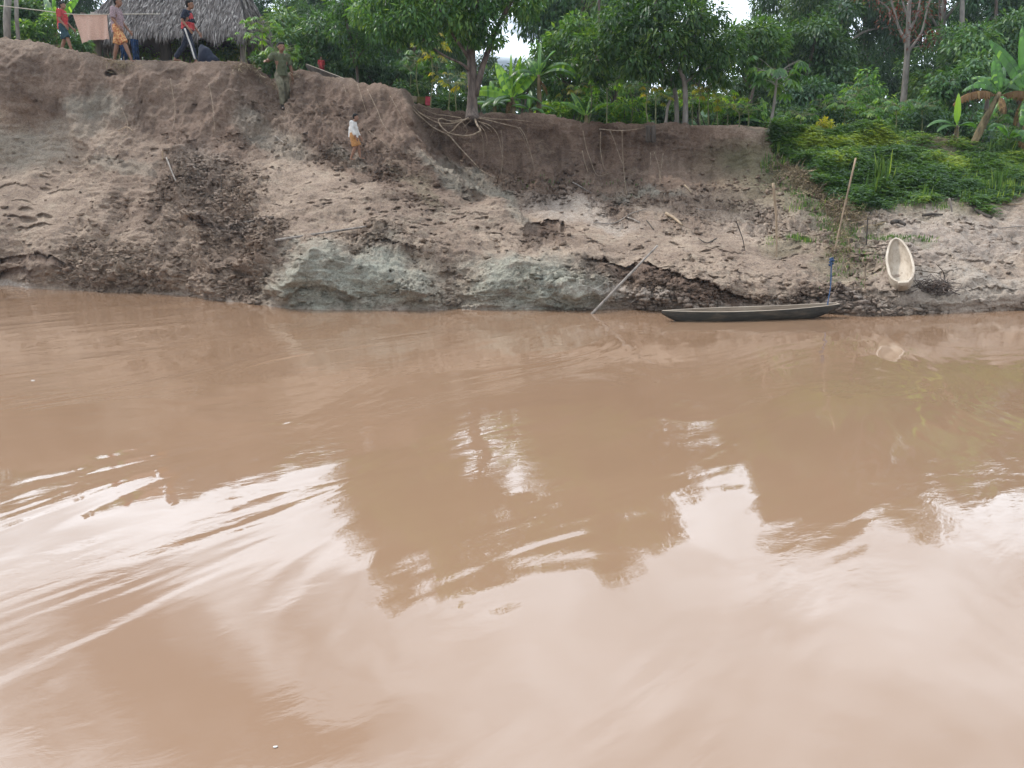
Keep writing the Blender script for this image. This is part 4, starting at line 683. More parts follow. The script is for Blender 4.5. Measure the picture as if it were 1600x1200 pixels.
# bushes behind the edge: each its own
def bush(px, pyb, Y, w, h, mat, lab, leaf=.12, per=300):
    b = V(px, pyb, Y); b.z -= .15; root = empty('bush', b, lab, 'bush', 'bushes behind the bank edge'); f = TB(); t = TB(); cl = []
    for k in range(9):
        c = Vector((rng.uniform(-.5, .5) * w, rng.uniform(-.3, .3) * w, h * rng.uniform(.25, .95))); cl.append((*c, .26 * (w + h) / 2 * rng.uniform(.7, 1.2))); t.tube(curve([Vector((c.x * .15, c.y * .15, 0)), c * .55, c], 6), [.018, .006], 5)
    t.build('stem', M['bark'], root); crown_mesh(f, cl, per, leaf, .35, .3, .42); f.build('crown', M[mat], root)
BU = [(-20,60,23,1.6,1.3,'forest','dark bush at the far left edge'),(30,70,23,1.5,1.2,'forest','glossy dark bush under the washing line'),(60,75,22.6,1.2,1.0,'tree','bush left of the boy in the red shirt'),(120,88,22.8,1.0,.8,'forest','low bush under the hanging towel'),(220,97,27,1.6,1.0,'bright','bush seen between the hut posts, left'),(290,98,26.5,1.4,1.0,'bright','bush seen under the hut behind the tracksuit boy'),(340,99,27,1.6,1.1,'tree','bush seen under the right end of the hut'),(362,99,25,.9,.7,'bright','small bush by the front right hut post'),
 (415,114,22.3,.9,.7,'tree','bush behind the man in the green shirt'),(500,116,25,2.0,1.5,'forest','dense bush behind the wooden trough'),(545,124,24,1.4,1.0,'forest','grey-green bush behind the trough end'),(600,134,24,1.6,1.2,'forest_dark','dark bush behind the ridge top'),(648,160,22.5,1.0,.6,'forest','low bush behind the coloured boxes'),(690,174,22.5,1.2,.7,'forest','low bush left of the rooted trunk'),(760,177,23,1.4,1.1,'forest','dark bush behind the banana leaves'),
 (870,186,21.6,.9,.5,'bright','light green low bush right of the tall banana'),(895,190,22,1.2,.7,'bright','leafy low bush left of the yellow saplings'),(940,193,22.5,1.3,.8,'tree','low bush behind the yellow saplings'),(975,194,22,1.2,.8,'bright','leafy bush left of the stumps'),(1010,195,23,1.4,1.1,'tree','bush behind the twin-trunk tree'),(1060,195,23,1.5,1.0,'forest','dark bush behind the twin trunks'),(1110,200,22.6,1.4,.9,'bright','green bush right of the twin trunks'),(1145,202,22.6,1.2,.8,'tree','bush near the end of the bare wall'),
 (1180,206,22.5,1.2,.8,'forest','dark bush left of the papaya'),(1230,210,21.8,1.1,.6,'tree','low bush right of the papaya foot'),(1270,212,22.5,1.5,.9,'forest','dark bush over the green slope'),(1310,212,23,1.6,1.0,'forest','dark bush left of the wide cassava'),(1385,214,23.5,1.8,1.0,'forest_dark','dark bush behind the wide cassava'),(1430,216,23.5,1.8,1.0,'forest','dark bush left of the banana sapling'),(1470,218,23,1.4,.9,'forest_dark','dark bush behind the banana sapling'),(1545,232,22.6,1.2,.7,'forest','bush behind the leaning banana foot'),(1640,246,22,1.6,1.0,'forest','bush past the large banana'),(1290,208,21.5,.9,.4,'yellow','yellow-green low bush on the slope crest')]
for a in BU: bush(*a)
# ------------------------------------------------------------------ slope cover: ferny ground cover and grass
def inblob(px, py): return (py > np.interp(px, [1190, 1205, 1250, 1300, 1340, 1400, 1500, 1650], [400, 205, 207, 210, 209, 210, 222, 240])) & (py < np.interp(px, [1192, 1205, 1220, 1240, 1270, 1300, 1335, 1400, 1480, 1540, 1600, 1700], [205, 228, 248, 268, 294, 322, 342, 328, 325, 330, 322, 322]) + 6 * np.sin(px / 9.))
f = TB(); n = 0; S = []
while len(S) < 10500:
    px = rng.uniform(1190, 1700, 4000); py = rng.uniform(205, 345, 4000); ok = inblob(px, py)
    bare = (px > 1200) & (px < 1200) & (np.abs(py - np.interp(px, [1200, 1330], [262, 345])) < 12); ok &= ~(bare & (rng.random(4000) < .75)); ok &= ~((px > 1400) & (py < 235 + (px - 1400) * .12) & (px < 1560) & (rng.random(4000) < .8))
    lowb = np.interp(px, [1192, 1205, 1220, 1240, 1270, 1300, 1335, 1400, 1480, 1540, 1600, 1700], [205, 228, 248, 268, 294, 322, 342, 328, 325, 330, 322, 322]); ed = lowb - py + 14 * vnoise(np.stack([px / 17., py / 9., px * 0], -1)); ok &= rng.random(4000) < np.clip(ed / 26., .0, 1); gap_ = vnoise(np.stack([px / 30., py / 12., px * 0 + 30], -1)); ok &= (gap_ < .35) | (rng.random(4000) < .25)
    S += list(zip(px[ok], py[ok]))
for px, py in S:
    s = surf(px, py); hg = .06 + .30 * max(0, vnoise(np.array([px / 28., py / 16., 2.]))) + .12 * rng.random()
    if px > 1500: hg *= .8
    m = 10; an = rng.random(m) * 6.28; d = np.stack([np.cos(an), np.sin(an) - .35, rng.uniform(-.35, .45, m)], 1); c = np.array(s) + np.stack([rng.normal(size=m) * .06, rng.normal(size=m) * .06 - .05, hg * rng.random(m) ** .5], 1)
    ti = np.clip(.45 + .5 * vnoise(np.array([px / 45., py / 18., 8.])) + .16 * rng.normal(size=m) + .5 * (hg - .2) - .18 + .5 * np.exp(-((py - 226) / 11.) ** 2) + .35 * np.exp(-((py - 258 - .1 * (px - 1450)) / 12.) ** 2) * (px > 1430), 0, 1)
    f.leaves(c, d, rdir(m) * .4 + [0, -.2, 1], .085 + .075 * rng.random(m), .038, .08, ti)
tagp(f.build('ground_cover', M['cover'], None, False), 'thick ferny green cover on the slope at the right', 'ground cover', kind='stuff')
f = TB()
def grass_at(px, py, k, h, ti=.6):
    s = np.array(surf(px, py)); an = rng.random(k) * 6.28; tl = rng.uniform(.1, .55, k); d = np.stack([np.cos(an) * tl, np.sin(an) * tl, np.ones(k)], 1)
    f.leaves(s + np.stack([rng.normal(size=k) * .06, rng.normal(size=k) * .06, np.full(k, -.02)], 1), d, np.stack([np.cos(an), np.sin(an), .2 + 0 * an], 1), h * rng.uniform(.6, 1.2, k), .014 + .02 * h, .05, np.clip(ti + .2 * rng.normal(size=k), 0, 1))
for _ in range(120): grass_at(rng.uniform(1500, 1640), rng.uniform(255, 320), 10, .28, .7)
for px, py, k, h in [(1370,305,26,.75),(1376,300,20,.8),(1362,312,20,.6),(1440,318,16,.4),(1560,300,22,.6),(1558,310,18,.5),(1575,245,20,.5),(1545,238,14,.4),(1240,380,24,.16),(1250,376,24,.16),(1262,380,16,.14),(1233,374,10,.14),(1258,385,18,.14),(1205,375,12,.12),(1213,380,8,.1),(1215,240,18,.3),(1222,262,22,.25),(1203,255,22,.3),(1212,268,22,.25),(1194,262,14,.25),(1199,270,12,.22)]: grass_at(px, py, k, h, .55)
for _ in range(170):
    u = rng.random(); px = 1225 + 160 * u + rng.normal() * 14; grass_at(px, np.interp(px, [1225, 1300, 1390], [288, 350, 378]) + rng.normal() * 7, 5, .1, .35)
for _ in range(50): grass_at(rng.uniform(1380, 1460), rng.uniform(370, 380), 4, .09, .35)
for _ in range(60): grass_at(rng.normal(1330, 22), rng.normal(415, 13), 4, .08, .4)
for _ in range(60): grass_at(rng.normal(1308, 10), rng.normal(385, 15), 4, .1, .35)
for _ in range(60): grass_at(rng.uniform(1210, 1500), rng.uniform(318, 332), 4, .15, .5)
for _ in range(40): grass_at(rng.uniform(800, 1000), rng.uniform(280, 300), 4, .09, .2)
tagp(f.build('grass', M['cover'], None, False), 'grass tufts on the slope and the mud at the right', 'grass', kind='stuff')
f = TB()
def straw_at(px, py, k, h):
    s = np.array(surf(px, py)); d = rdir(k) + [0, -.5, -.3]; f.leaves(s + rng.normal(size=(k, 3)) * [.08, .04, .03] + [0, -.02, .02], d, rdir(k), h * rng.uniform(.5, 1.2, k), .008, .05)
for _ in range(300):
    u = rng.random(); px = 1215 + 130 * u + rng.normal() * 12; straw_at(px, np.interp(px, [1215, 1280, 1345], [262, 305, 350]) + rng.normal() * 7, 10, .22)
for _ in range(90): straw_at(rng.normal(1312, 7), rng.uniform(335, 420), 8, .2)
for px, s_ in [(390, 0), (190, 0), (445, 0)]:
    for _ in range(30): c_ = px + rng.normal() * 14; straw_at(c_, np.interp(c_, sky_px, sky_py) + abs(rng.normal()) * 8 + 2, 5, .2)
for _ in range(70): straw_at(rng.uniform(1430, 1480), rng.uniform(215, 240), 6, .15)
tagp(f.build('dry_straw', M['straw'], None, False), 'dry straw and dead stalks hanging over the bank edges', 'dry straw', kind='stuff')
# ------------------------------------------------------------------ objects
M['skin'] = simple('skin', (0.25, 0.135, 0.09), 0.6, 0.1, 30, bump=.05); M['hair'] = simple('hair', (0.010, 0.009, 0.009), 0.85, 0.3, 60, bump=.4)
def cloth(name, col, var=.18, scale=14, col2=None, rough=.9): return simple(name, col, rough, var, scale, bump=.35, col2=col2, detail=3)
M['shirt_red'] = cloth('red_shirt', (.42, .05, .055), .25); M['maroon'] = cloth('maroon_panel', (.19, .025, .05)); M['short_teal'] = cloth('dark_teal_shorts', (.025, .06, .075)); M['shirt_mauve'] = cloth('mauve_shirt', (.33, .24, .26), .3, 60)
M['floral'] = cloth('floral_shorts', (.55, .38, .17), .3, 26, (.38, .07, .04)); M['navy'] = cloth('navy_cloth', (.018, .022, .04)); M['white'] = cloth('white_cloth', (.62, .60, .58), .12); M['olive'] = cloth('olive_shirt', (.095, .105, .06)); M['khaki'] = cloth('muddy_trousers', (.16, .145, .10), .3, 8)
M['orange'] = cloth('orange_shorts', (.42, .21, .08)); M['towel'] = simple('towel', (.60, .40, .32), .95, .12, 30, (1, 1, 3), .3); M['blue'] = cloth('blue_cloth', (.01, .035, .10), .5); M['rope'] = simple('blue_rope', (.035, .07, .15), .8, .3, 80, bump=.8); M['line'] = simple('line', (.45, .40, .33), .9, .1, 10)
M['boot'] = simple('muddy_boot', (.06, .05, .045), .8, .3, 12); M['eye'] = simple('eye', (.02, .015, .015), .3, .1, 10, bump=0)
def remesh(name, parts, mat, parent, vox, smooth=2):
    """one continuous surface from tapered limbs, flat-ended sleeves and ellipsoids"""
    bm = bmesh.new()
    for p in parts:
        if p[0] in ('cap', 'cone'):
            a, b, ra, rb = Vector(p[1]), Vector(p[2]), p[3], p[4]; d = b - a; L_ = max(d.length, 1e-4); R = d.to_track_quat('Z', 'Y').to_matrix().to_4x4(); fl = p[5] if len(p) > 5 else 1
            Mx = Matrix.Translation((a + b) / 2) @ R
            bmesh.ops.create_cone(bm, cap_ends=True, segments=14, radius1=ra, radius2=rb, depth=L_, matrix=Mx @ Matrix.Diagonal((1, fl, 1, 1)))
            if p[0] == 'cap':
                for c, r in ((a, ra), (b, rb)): bmesh.ops.create_uvsphere(bm, u_segments=12, v_segments=8, radius=r, matrix=Matrix.Translation(c) @ R @ Matrix.Diagonal((1, fl, 1, 1)))
        else:
            bmesh.ops.create_uvsphere(bm, u_segments=18, v_segments=12, radius=1, matrix=Matrix.Translation(p[1]) @ Euler(p[3] if len(p) > 3 else (0, 0, 0)).to_matrix().to_4x4() @ Matrix.Diagonal((*p[2], 1)))
    me = bpy.data.meshes.new(name); bm.to_mesh(me); bm.free(); o = bpy.data.objects.new(name, me); C.objects.link(o)
    m = o.modifiers.new('r', 'REMESH'); m.mode = 'VOXEL'; m.voxel_size = vox; s = o.modifiers.new('s', 'SMOOTH'); s.factor = .5; s.iterations = smooth
    dg = bpy.context.evaluated_depsgraph_get(); nm = bpy.data.meshes.new_from_object(o.evaluated_get(dg)); o.modifiers.clear(); o.data = nm; bpy.data.meshes.remove(me)
    nm.name = name
    if name in ('shirt', 'shorts', 'trousers', 'shirt_panel'):
        co = np.zeros(len(nm.vertices) * 3, np.float32); nm.vertices.foreach_get('co', co); co = co.reshape(-1, 3); no = np.zeros(len(nm.vertices) * 3, np.float32); nm.vertices.foreach_get('normal', no); no = no.reshape(-1, 3)
        q_ = co + rv[len(co) % 4000] * 9; co = co + no * ((.5 - np.abs(fbm(q_ * [16, 16, 9], 3))) * vox * 1.25)[:, None]; nm.vertices.foreach_set('co', co.astype(np.float32).ravel())
    nm.materials.clear(); nm.materials.append(mat); nm.polygons.foreach_set('use_smooth', np.ones(len(nm.polygons), bool)); o.parent = parent; return o
def person(loc, h, rz, lab, pose, top_, bottom, extra=None, slim=1.0):
    """local frame: facing +X, left side is +Y; joints as fractions of the height"""
    root = empty('person', loc, lab, 'person', rz=rz); q = lambda t: Vector(t) * h; w = slim
    J = dict(pel=(0, 0, .52), ch=(.01, 0, .71), nk=(.015, 0, .82), hd=(.03, 0, .915)); J.update(pose); g = {k: q(v) for k, v in J.items()}
    B = []; r = lambda x: x * h * w
    B += [('ell', g['pel'], (r(.062), r(.088), r(.07))), ('ell', g['pel'].lerp(g['ch'], .5), (r(.056), r(.08), r(.09))), ('ell', g['ch'], (r(.064), r(.098), r(.1))), ('cap', g['ch'] + q((0, 0, .05)), g['nk'] + q((.002, 0, .0)), r(.05), r(.034)), ('cap', g['nk'], g['hd'] - q((.008, 0, .03)), r(.031), r(.03))]
    hd = g['hd']; B += [('ell', hd + q((-.004, 0, .014)), (h * .060, h * .050, h * .062)), ('ell', hd + q((.014, 0, -.022)), (h * .040, h * .038, h * .048)), ('cap', hd + q((.052, 0, .004)), hd + q((.064, 0, -.016)), h * .006, h * .009), ('ell', hd + q((.050, 0, -.036)), (h * .010, h * .016, h * .006)), ('ell', hd + q((0, .052, -.004)), (h * .012, h * .006, h * .018)), ('ell', hd + q((0, -.052, -.004)), (h * .012, h * .006, h * .018))]
    for s, sg in (('L', 1), ('R', -1)):
        sh_ = g['ch'] + q((0, sg * .098, .075)) if 'sh' + s not in g else g['sh' + s]; el, ha = g['el' + s], g['ha' + s]; hp = g['pel'] + q((0, sg * .048, -.02)); kn, an = g['kn' + s], g['an' + s]
        g['sh' + s] = sh_; g['hp' + s] = hp
        B += [('cap', g['ch'] + q((0, sg * .05, .075)), sh_, r(.04), r(.034)), ('cap', sh_, el, r(.031), r(.024)), ('cap', el, ha, r(.024), r(.016)), ('cap', hp, kn, r(.052), r(.033)), ('cap', kn, kn.lerp(an, .35), r(.033), r(.034)), ('cap', kn.lerp(an, .35), an, r(.034), r(.020))]
        fd = Vector((1, sg * .15, -.05 if an.z < .1 * h else -.5)).normalized(); ft = an + q((0, 0, -.028)); B += [('cap', ft - fd * h * .02, ft + fd * h * .075, h * .018, h * .016, .8), ('cap', an, ft, h * .019, h * .018)]
        for t_ in range(5): B.append(('cap', ft + fd * h * .07 + q((0, (t_ - 2) * .009, -.004)), ft + fd * h * (.098 - .004 * abs(t_ - 1)) + q((0, (t_ - 2) * .010, -.006)), h * .0065, h * .0055))
        dd = (ha - el).normalized(); fwd = Vector((1, 0, .2)); sd2 = dd.cross(fwd).normalized() if abs(dd.dot(fwd.normalized())) < .95 else Vector((0, 1, 0)); wv = sd2.cross(dd).normalized()
        B.append(('cap', ha, ha + dd * h * .04, h * .017, h * .02, .7))
        for t_ in range(4):
            o_ = (t_ - 1.5) * h * .0105; L_ = h * (.044, .05, .047, .036)[t_]; a = ha + dd * h * .045 + wv * o_; b = a + dd * L_ * .55 + sd2 * h * .004 * sg; c = b + dd * L_ * .4 + sd2 * h * .013 * sg
            B += [('cap', a, b, h * .0062, h * .0056), ('cap', b, c, h * .0056, h * .0048)]
        a = ha + dd * h * .012 + wv * h * .016; b = a + (dd * .75 + wv * .65).normalized() * h * .024; c = b + (dd * .95 + wv * .15).normalized() * h * .02; B += [('cap', a, b, h * .0075, h * .0066), ('cap', b, c, h * .0066, h * .0055)]
    remesh('body', B, M['skin'], root, max(.0045, h * .0042), 2)
    remesh('hair', [('ell', hd + q((-.014, 0, .028)), (h * .060, h * .057, h * .054)), ('ell', hd + q((-.030, 0, .0)), (h * .036, h * .050, h * .05)), ('ell', hd + q((.018, 0, .052)), (h * .040, h * .046, h * .022), (0, .25, 0))], M['hair'], root, h * .008, 1)
    for sg in (1, -1):
        t = TB(); e = hd + q((.051, sg * .021, .004)); t.tube([e + q((0, -.006, 0)), e, e + q((0, .006, 0))], [h * .002, h * .0055, h * .002], 6); t.build('eye', M['eye'], root)
    t = TB(); e = hd + q((.057, 0, -.037)); t.tube([e + q((0, -.014, 0)), e + q((.003, 0, 0)), e + q((0, .014, 0))], [h * .001, h * .003, h * .001], 6); t.build('mouth', M['maroon'], root)
    # clothing
    kind, mat, sl, hem = top_; hp_ = g['pel'].lerp(g['ch'], -hem); P = [('cone', hp_, g['ch'], r(.088), r(.083), 1.25), ('ell', g['ch'] + q((0, 0, .03)), (r(.072), r(.108), r(.075))), ('cone', g['ch'] + q((0, 0, .06)), g['nk'] + q((0, 0, .004)), r(.062), r(.045), 1.1)]
    P[0] = ('cone', hp_, g['ch'], r(.078), r(.074), 1.3)
    for s, sg in (('L', 1), ('R', -1)):
        sh_, el, ha = g['sh' + s], g['el' + s], g['ha' + s]; P.append(('cap', g['ch'] + q((0, sg * .05, .07)), sh_, r(.044), r(.044)))
        if sl <= 1: P.append(('cone', sh_, sh_.lerp(el, sl), r(.045), r(.042)))
        else: P += [('cap', sh_, el, r(.043), r(.035)), ('cone', el, el.lerp(ha, sl - 1), r(.035), r(.028))]
    # the trunk of the shirt is wider across the shoulders
    so = remesh('shirt', P, mat, root, h * .0085, 3); 
    kind, mat, ln = bottom; P = [('ell', g['pel'] + q((0, 0, .01)), (r(.072), r(.098), r(.075)))]
    for s in 'LR':
        hp, kn, an = g['hp' + s], g['kn' + s], g['an' + s]
        if ln <= 1: P += [('cone', hp + q((0, 0, .02)), hp.lerp(kn, ln), r(.066), r(.064))]
        else: P += [('cap', hp, kn, r(.062), r(.044)), ('cone', kn, kn.lerp(an, ln - 1), r(.044), r(.038))]
    remesh('shorts' if ln <= 1 else 'trousers', P, mat, root, h * .0085, 3)
    return root, g
def feet(px, py, Y=None):
    return V(px, py, Y) if Y else surf(px, py)
W1 = dict(knR=(.10, 0 - .045, .29), anR=(.17, -.045, .055), knL=(-.05, .05, .28), anL=(-.16, .05, .07))
# boy in the red shirt
person(V(103, 81, 20.75) - Vector((0, 0, .06)), 1.25, 0, 'boy in red and maroon shirt and dark teal shorts walking behind the hanging towel',
 dict(knR=(.09, -.045, .29), anR=(.15, -.045, .05), knL=(-.03, .05, .28), anL=(-.13, .05, .06), elR=(.015, -.125, .62), haR=(.10, -.12, .52), elL=(.02, .13, .62), haL=(.13, .12, .50), hd=(.045, 0, .90)), ('t', M['shirt_red'], .75, .28), ('s', M['short_teal'], .95))[0]
rt, g = person(V(189, 96, 20.7) - Vector((0, 0, .03)), 1.55, 0, 'barefoot youth in mauve shirt and red and yellow floral shorts passing the towel',
 dict(knR=(.11, -.045, .28), anR=(.19, -.045, .045), knL=(-.06, .05, .28), anL=(-.13, .05, .06), elR=(.0, -.125, .63), haR=(.08, -.12, .52), elL=(.03, .13, .63), haL=(.13, .12, .50), hd=(.055, 0, .90), nk=(.025, 0, .815)), ('t', M['shirt_mauve'], .9, .38), ('s', M['floral'], .95), slim=.95)
rt, g = person(V(298, 98, 20.7) - Vector((0, 0, .03)), 1.52, 0, 'youth in red and black shirt and navy track trousers with a white stripe',
 dict(knR=(.06, -.045, .28), anR=(.11, -.05, .045), knL=(-.10, .05, .30), anL=(-.27, .05, .10), elR=(-.03, -.12, .64), haR=(.06, -.12, .52), elL=(.05, .13, .62), haL=(.13, .12, .50), hd=(.07, 0, .90), nk=(.035, 0, .81), ch=(.02, 0, .70)), ('t', M['navy'], .8, .12), ('s', M['navy'], 1.95), slim=.92)
t = TB(); P_ = [g['hpR'] + Vector((.0, -.105, .03)), g['knR'].lerp(g['hpR'], .5) + Vector((0, -.088, 0)), g['knR'] + Vector((0, -.068, 0)), g['knR'].lerp(g['anR'], .5) + Vector((0, -.062, 0)), g['anR'] + Vector((0, -.058, .02))]; t.tube(curve(P_, 12), .02, 6); t.build('stripe', M['white'], rt)
remesh('shirt_panel', [('cone', g['pel'].lerp(g['ch'], .0), g['pel'].lerp(g['ch'], .62), .122, .120, 1.3), ('ell', g['ch'] + Vector((.05, 0, .01)), (.075, .10, .12))], M['shirt_red'], rt, .014, 2)
# man coming down the notch
mf = surf(441, 160); mf.y -= .05; hgt = 1.6
rt, g = person(mf + Vector((-.06, -.02, -.02)), hgt, math.radians(-58), 'man in olive green shirt and muddy trousers stepping down the path notch, one arm out',
 dict(pel=(-.02, 0, .52), ch=(.0, 0, .71), nk=(.02, 0, .82), hd=(.05, 0, .90), knR=(.10, -.05, .30), anR=(.10, -.05, .05), knL=(.02, .055, .29), anL=(-.05, .06, .12), shR=(.0, -.115, .785), elR=(-.02, -.20, .70), haR=(.09, -.26, .68), elL=(-.02, .15, .62), haL=(-.04, .17, .50)), ('t', M['olive'], .7, .08), ('s', M['khaki'], 1.9))
for s in 'LR': remesh('boot', [('cap', g['an' + s] + Vector((0, 0, .03)), g['an' + s] - Vector((0, 0, .04)), .042, .045), ('cap', g['an' + s] - Vector((0, 0, .05)), g['an' + s] + Vector((.16, 0, -.055)), .045, .036)], M['boot'], rt, .012, 2)
bf = surf(553, 246); hb = 70 / F * (bf.y * CP)
rt, g = person(bf + Vector((0, -.03, -.02)), hb, math.radians(-8), 'small boy in white long-sleeved shirt and orange shorts walking on the bare slope',
 dict(knR=(.05, -.045, .27), anR=(-.06, -.045, .05), knL=(.09, .05, .29), anL=(.12, .05, .07), elR=(.03, -.125, .62), haR=(.10, -.12, .47), elL=(.04, .13, .62), haL=(.12, .12, .48), hd=(.075, 0, .895), nk=(.03, 0, .81), ch=(.01, 0, .70)), ('t', M['white'], 1.7, .25), ('s', M['orange'], .92), slim=1.08)
person(V(503, 117, 23.5) - Vector((0, 0, .12)), .62, math.radians(-70), 'small child in a bright red top behind the dark upturned dugout', dict(knR=(.03, -.05, .28), anR=(.0, -.05, .05), knL=(.03, .05, .28), anL=(.0, .05, .05), elR=(.01, -.13, .62), haR=(.05, -.12, .5), elL=(.01, .13, .62), haL=(.05, .12, .5)), ('t', M['shirt_red'], .9, .35), ('s', M['maroon'], .9), slim=1.2)
# ---- dugout canoes
def hullmat(name, ca, cb, cc, st):
    m, t, p, out = new_mat(name); l = t.links.new; c = N(t, 'ShaderNodeTexCoord'); mp_ = N(t, 'ShaderNodeMapping'); mp_.inputs['Scale'].default_value = st; l(c.outputs['Object'], mp_.inputs[0])
    n = N(t, 'ShaderNodeTexNoise'); n.inputs['Scale'].default_value = 6; n.inputs['Detail'].default_value = 8; n.inputs['Roughness'].default_value = .7; l(mp_.outputs[0], n.inputs[0])
    r = N(t, 'ShaderNodeValToRGB'); e = r.color_ramp.elements; e[0].position = .3; e[0].color = (*ca, 1); e[1].position = .75; e[1].color = (*cc, 1); k = e.new(.5); k.color = (*cb, 1); l(n.outputs['Fac'], r.inputs[0]); l(r.outputs[0], p.inputs['Base Color']); p.inputs['Roughness'].default_value = .75
    b = N(t, 'ShaderNodeBump'); b.inputs['Distance'].default_value = .01; b.inputs['Strength'].default_value = .6; l(n.outputs['Fac'], b.inputs['Height']); l(b.outputs[0], p.inputs['Normal']); return m
M['oldhull'] = hullmat('weathered_hull', (.014, .013, .011), (.034, .03, .024), (.14, .105, .07), (.35, 1, 2)); M['oldrim'] = hullmat('weathered_rim', (.15, .115, .085), (.26, .205, .155), (.36, .30, .235), (.4, 2, 2)); M['newhull'] = hullmat('fresh_hull', (.22, .165, .12), (.42, .345, .27), (.53, .46, .375), (.5, 2, 2))
def canoe(name, loc, rot, L_, beam, dep, lab, mh, mr, rise=(.1, .1), blunt=(.05, .3), th=.03, wig=.0, n=36, rake=(.35, .2), round_=False):
    root = empty(name, loc, lab, 'canoe'); root.rotation_euler = rot; u = np.linspace(0, 1, n); m = 13; ph = np.linspace(0, math.pi, m)
    env = (blunt[0] + (1 - blunt[0]) * np.sin(np.clip(u / .4, 0, 1) * math.pi / 2)) * (blunt[1] + (1 - blunt[1]) * np.sin(np.clip((1 - u) / .6, 0, 1) * math.pi / 2) ** .6)
    env = env if not round_ else np.maximum(.33 * (u < .5), (1 - np.abs((u - .5) / .5) ** 2.5).clip(0) ** .55) * (1.05 - .2 * u)
    gun = dep + rise[0] * (1 - u / .5).clip(0) ** 2 + rise[1] * ((u - .5) / .5).clip(0) ** 2; keel = (gun - .03) * (.9 * (1 - np.clip(u / rake[0], 0, 1)) ** 1.6 + .9 * (1 - np.clip((1 - u) / rake[1], 0, 1)) ** 1.6); keel = np.clip(keel, 0, gun - .035)
    def shell(o_, up):
        G = []
        for k in range(n):
            hw = max(beam / 2 * env[k] - o_, .008); z0 = keel[k] + o_; z1 = gun[k] + up; x = u[k] * L_; x = np.clip(x, o_ * 1.6, L_ - o_ * 1.6)
            yy = hw * np.sign(np.cos(ph)) * np.abs(np.cos(ph)) ** .75 + wig * math.sin(u[k] * 9) * .5; zz = z1 - (z1 - z0) * np.sin(ph) ** .7; G.append(np.stack([np.full(m, x), yy + wig * np.sin(u[k] * 14) * (np.cos(ph) > 0), zz], -1))
        return np.array(G)
    o_, i_ = shell(0, 0), shell(th, .001); t = TB(); t.grid(o_)
    for e in (0, -1):
        c = o_[e].mean(0); t.grid(np.stack([o_[e], np.broadcast_to(c, o_[e].shape) * [1, 1, 0] + np.stack([o_[e][:, 0] * 0, o_[e][:, 0] * 0, np.full(m, o_[e][0, 2])], -1)]))
    t.build('hull', mh, root); t = TB(); t.grid(i_)
    for e in (0, -1): t.grid(np.stack([i_[e], np.broadcast_to(i_[e].mean(0), i_[e].shape)]))
    t.build('inside', mr, root); t = TB()
    ring = np.concatenate([o_[:, 0], o_[::-1, -1], o_[:1, 0]]); ring2 = np.concatenate([i_[:, 0], i_[::-1, -1], i_[:1, 0]]); t.grid(np.stack([ring + [0, 0, .001], (ring + ring2) / 2 + [0, 0, .008], ring2 + [0, 0, .001]], 1)); t.build('rim', mr, root); return root
a = V(1034, 490, 11.8); b = V(1310, 480, 12.25); d = b - a; wl = .05
canoe('moored_canoe', Vector((a.x, a.y, -.055)), (math.radians(2), math.radians(-.7), math.atan2(d.y, d.x)), (b - a).length, .42, .20, 'dark weathered dugout canoe floating at the muddy bank', M['oldhull'], M['oldrim'], (.02, .04), (.06, .25), .03, .006, rake=(.15, .2))
a = surf(1413, 468); b = surf(1397, 414); b.z += .11; a.z += .08; d = b - a; yaw = math.atan2(d.y, d.x); pit = -math.atan2(d.z, math.hypot(d.x, d.y))
Rm = Euler((0, 0, yaw)).to_matrix() @ Euler((0, pit, 0)).to_matrix() @ Euler((math.radians(-6), 0, 0)).to_matrix(); e = Rm.to_euler()
canoe('pale_canoe', a, e, d.length * 1.06, .44, .25, 'new pale wood dugout canoe pulled up on the mud beside a heap of twigs', M['newhull'], M['newhull'], (.04, .06), (.5, .42), .036, .006, rake=(.16, .3), round_=True)
a = V(474, 99, 21.4); b = V(566, 134, 21.0); d = b - a; Rm = Euler((0, 0, math.atan2(d.y, d.x))).to_matrix() @ Euler((0, -math.atan2(d.z, math.hypot(d.x, d.y)), 0)).to_matrix()
canoe('old_canoe', a - Vector((0, 0, .31)), Rm.to_euler(), d.length, .4, .3, 'dark old dugout lying on top of the bank in front of the red-topped child', M['darkwood'], M['oldrim'], (0, 0), (.4, .2), .03)
# ---- poles, sticks, driftwood
def stick(name, pts, r, mat, lab, cat, group=None, sides=8, n=14, wob=.06):
    P_ = curve(pts, n); c = Vector(P_[0].tolist()); t = TB(); t.tube(P_ - np.array(c), r, sides, wob); o = t.build(name, M[mat], None); o.location = c; return tagp(o, lab, cat, group)
s = surf(1303, 400); stick('leaning_pole', [s - Vector((0, 0, .2)), V(1303, 398, s.y), V(1319, 325, s.y + .12), V(1337, 247, s.y + .25)], [.008, .011, .015, .017], 'pole', 'tall pale pole leaning out of the mud below the green slope', 'pole')
s = surf(1297, 450); stick('mooring_pole', [s - Vector((0, 0, .2)), V(1297, 448, s.y), V(1300, 402, s.y + .03)], [.016, .015, .012], 'darkwood', 'short mooring stick with a blue rope knotted round its top', 'pole')
kn = V(1299, 408, s.y - .0); e = V(1293, 477, 12.2)
t = TB(); t.tube(curve([kn, kn.lerp(e, .5) + Vector((.015, -.02, -.03)), e, e + Vector((.05, .05, -.03)), e + Vector((-.05, -.06, -.035))], 24) - np.array(kn), .009, 6, .15)
P_ = [Vector((.028 * math.cos(k * 1.1), .028 * math.sin(k * 1.1), .05 - .008 * k)) for k in range(16)]; t.tube(P_, .016, 6, .15); t.tube([(-.02, -.03, 0), (.0, -.045, .02), (.03, -.02, .01)], .02, 6, .2)
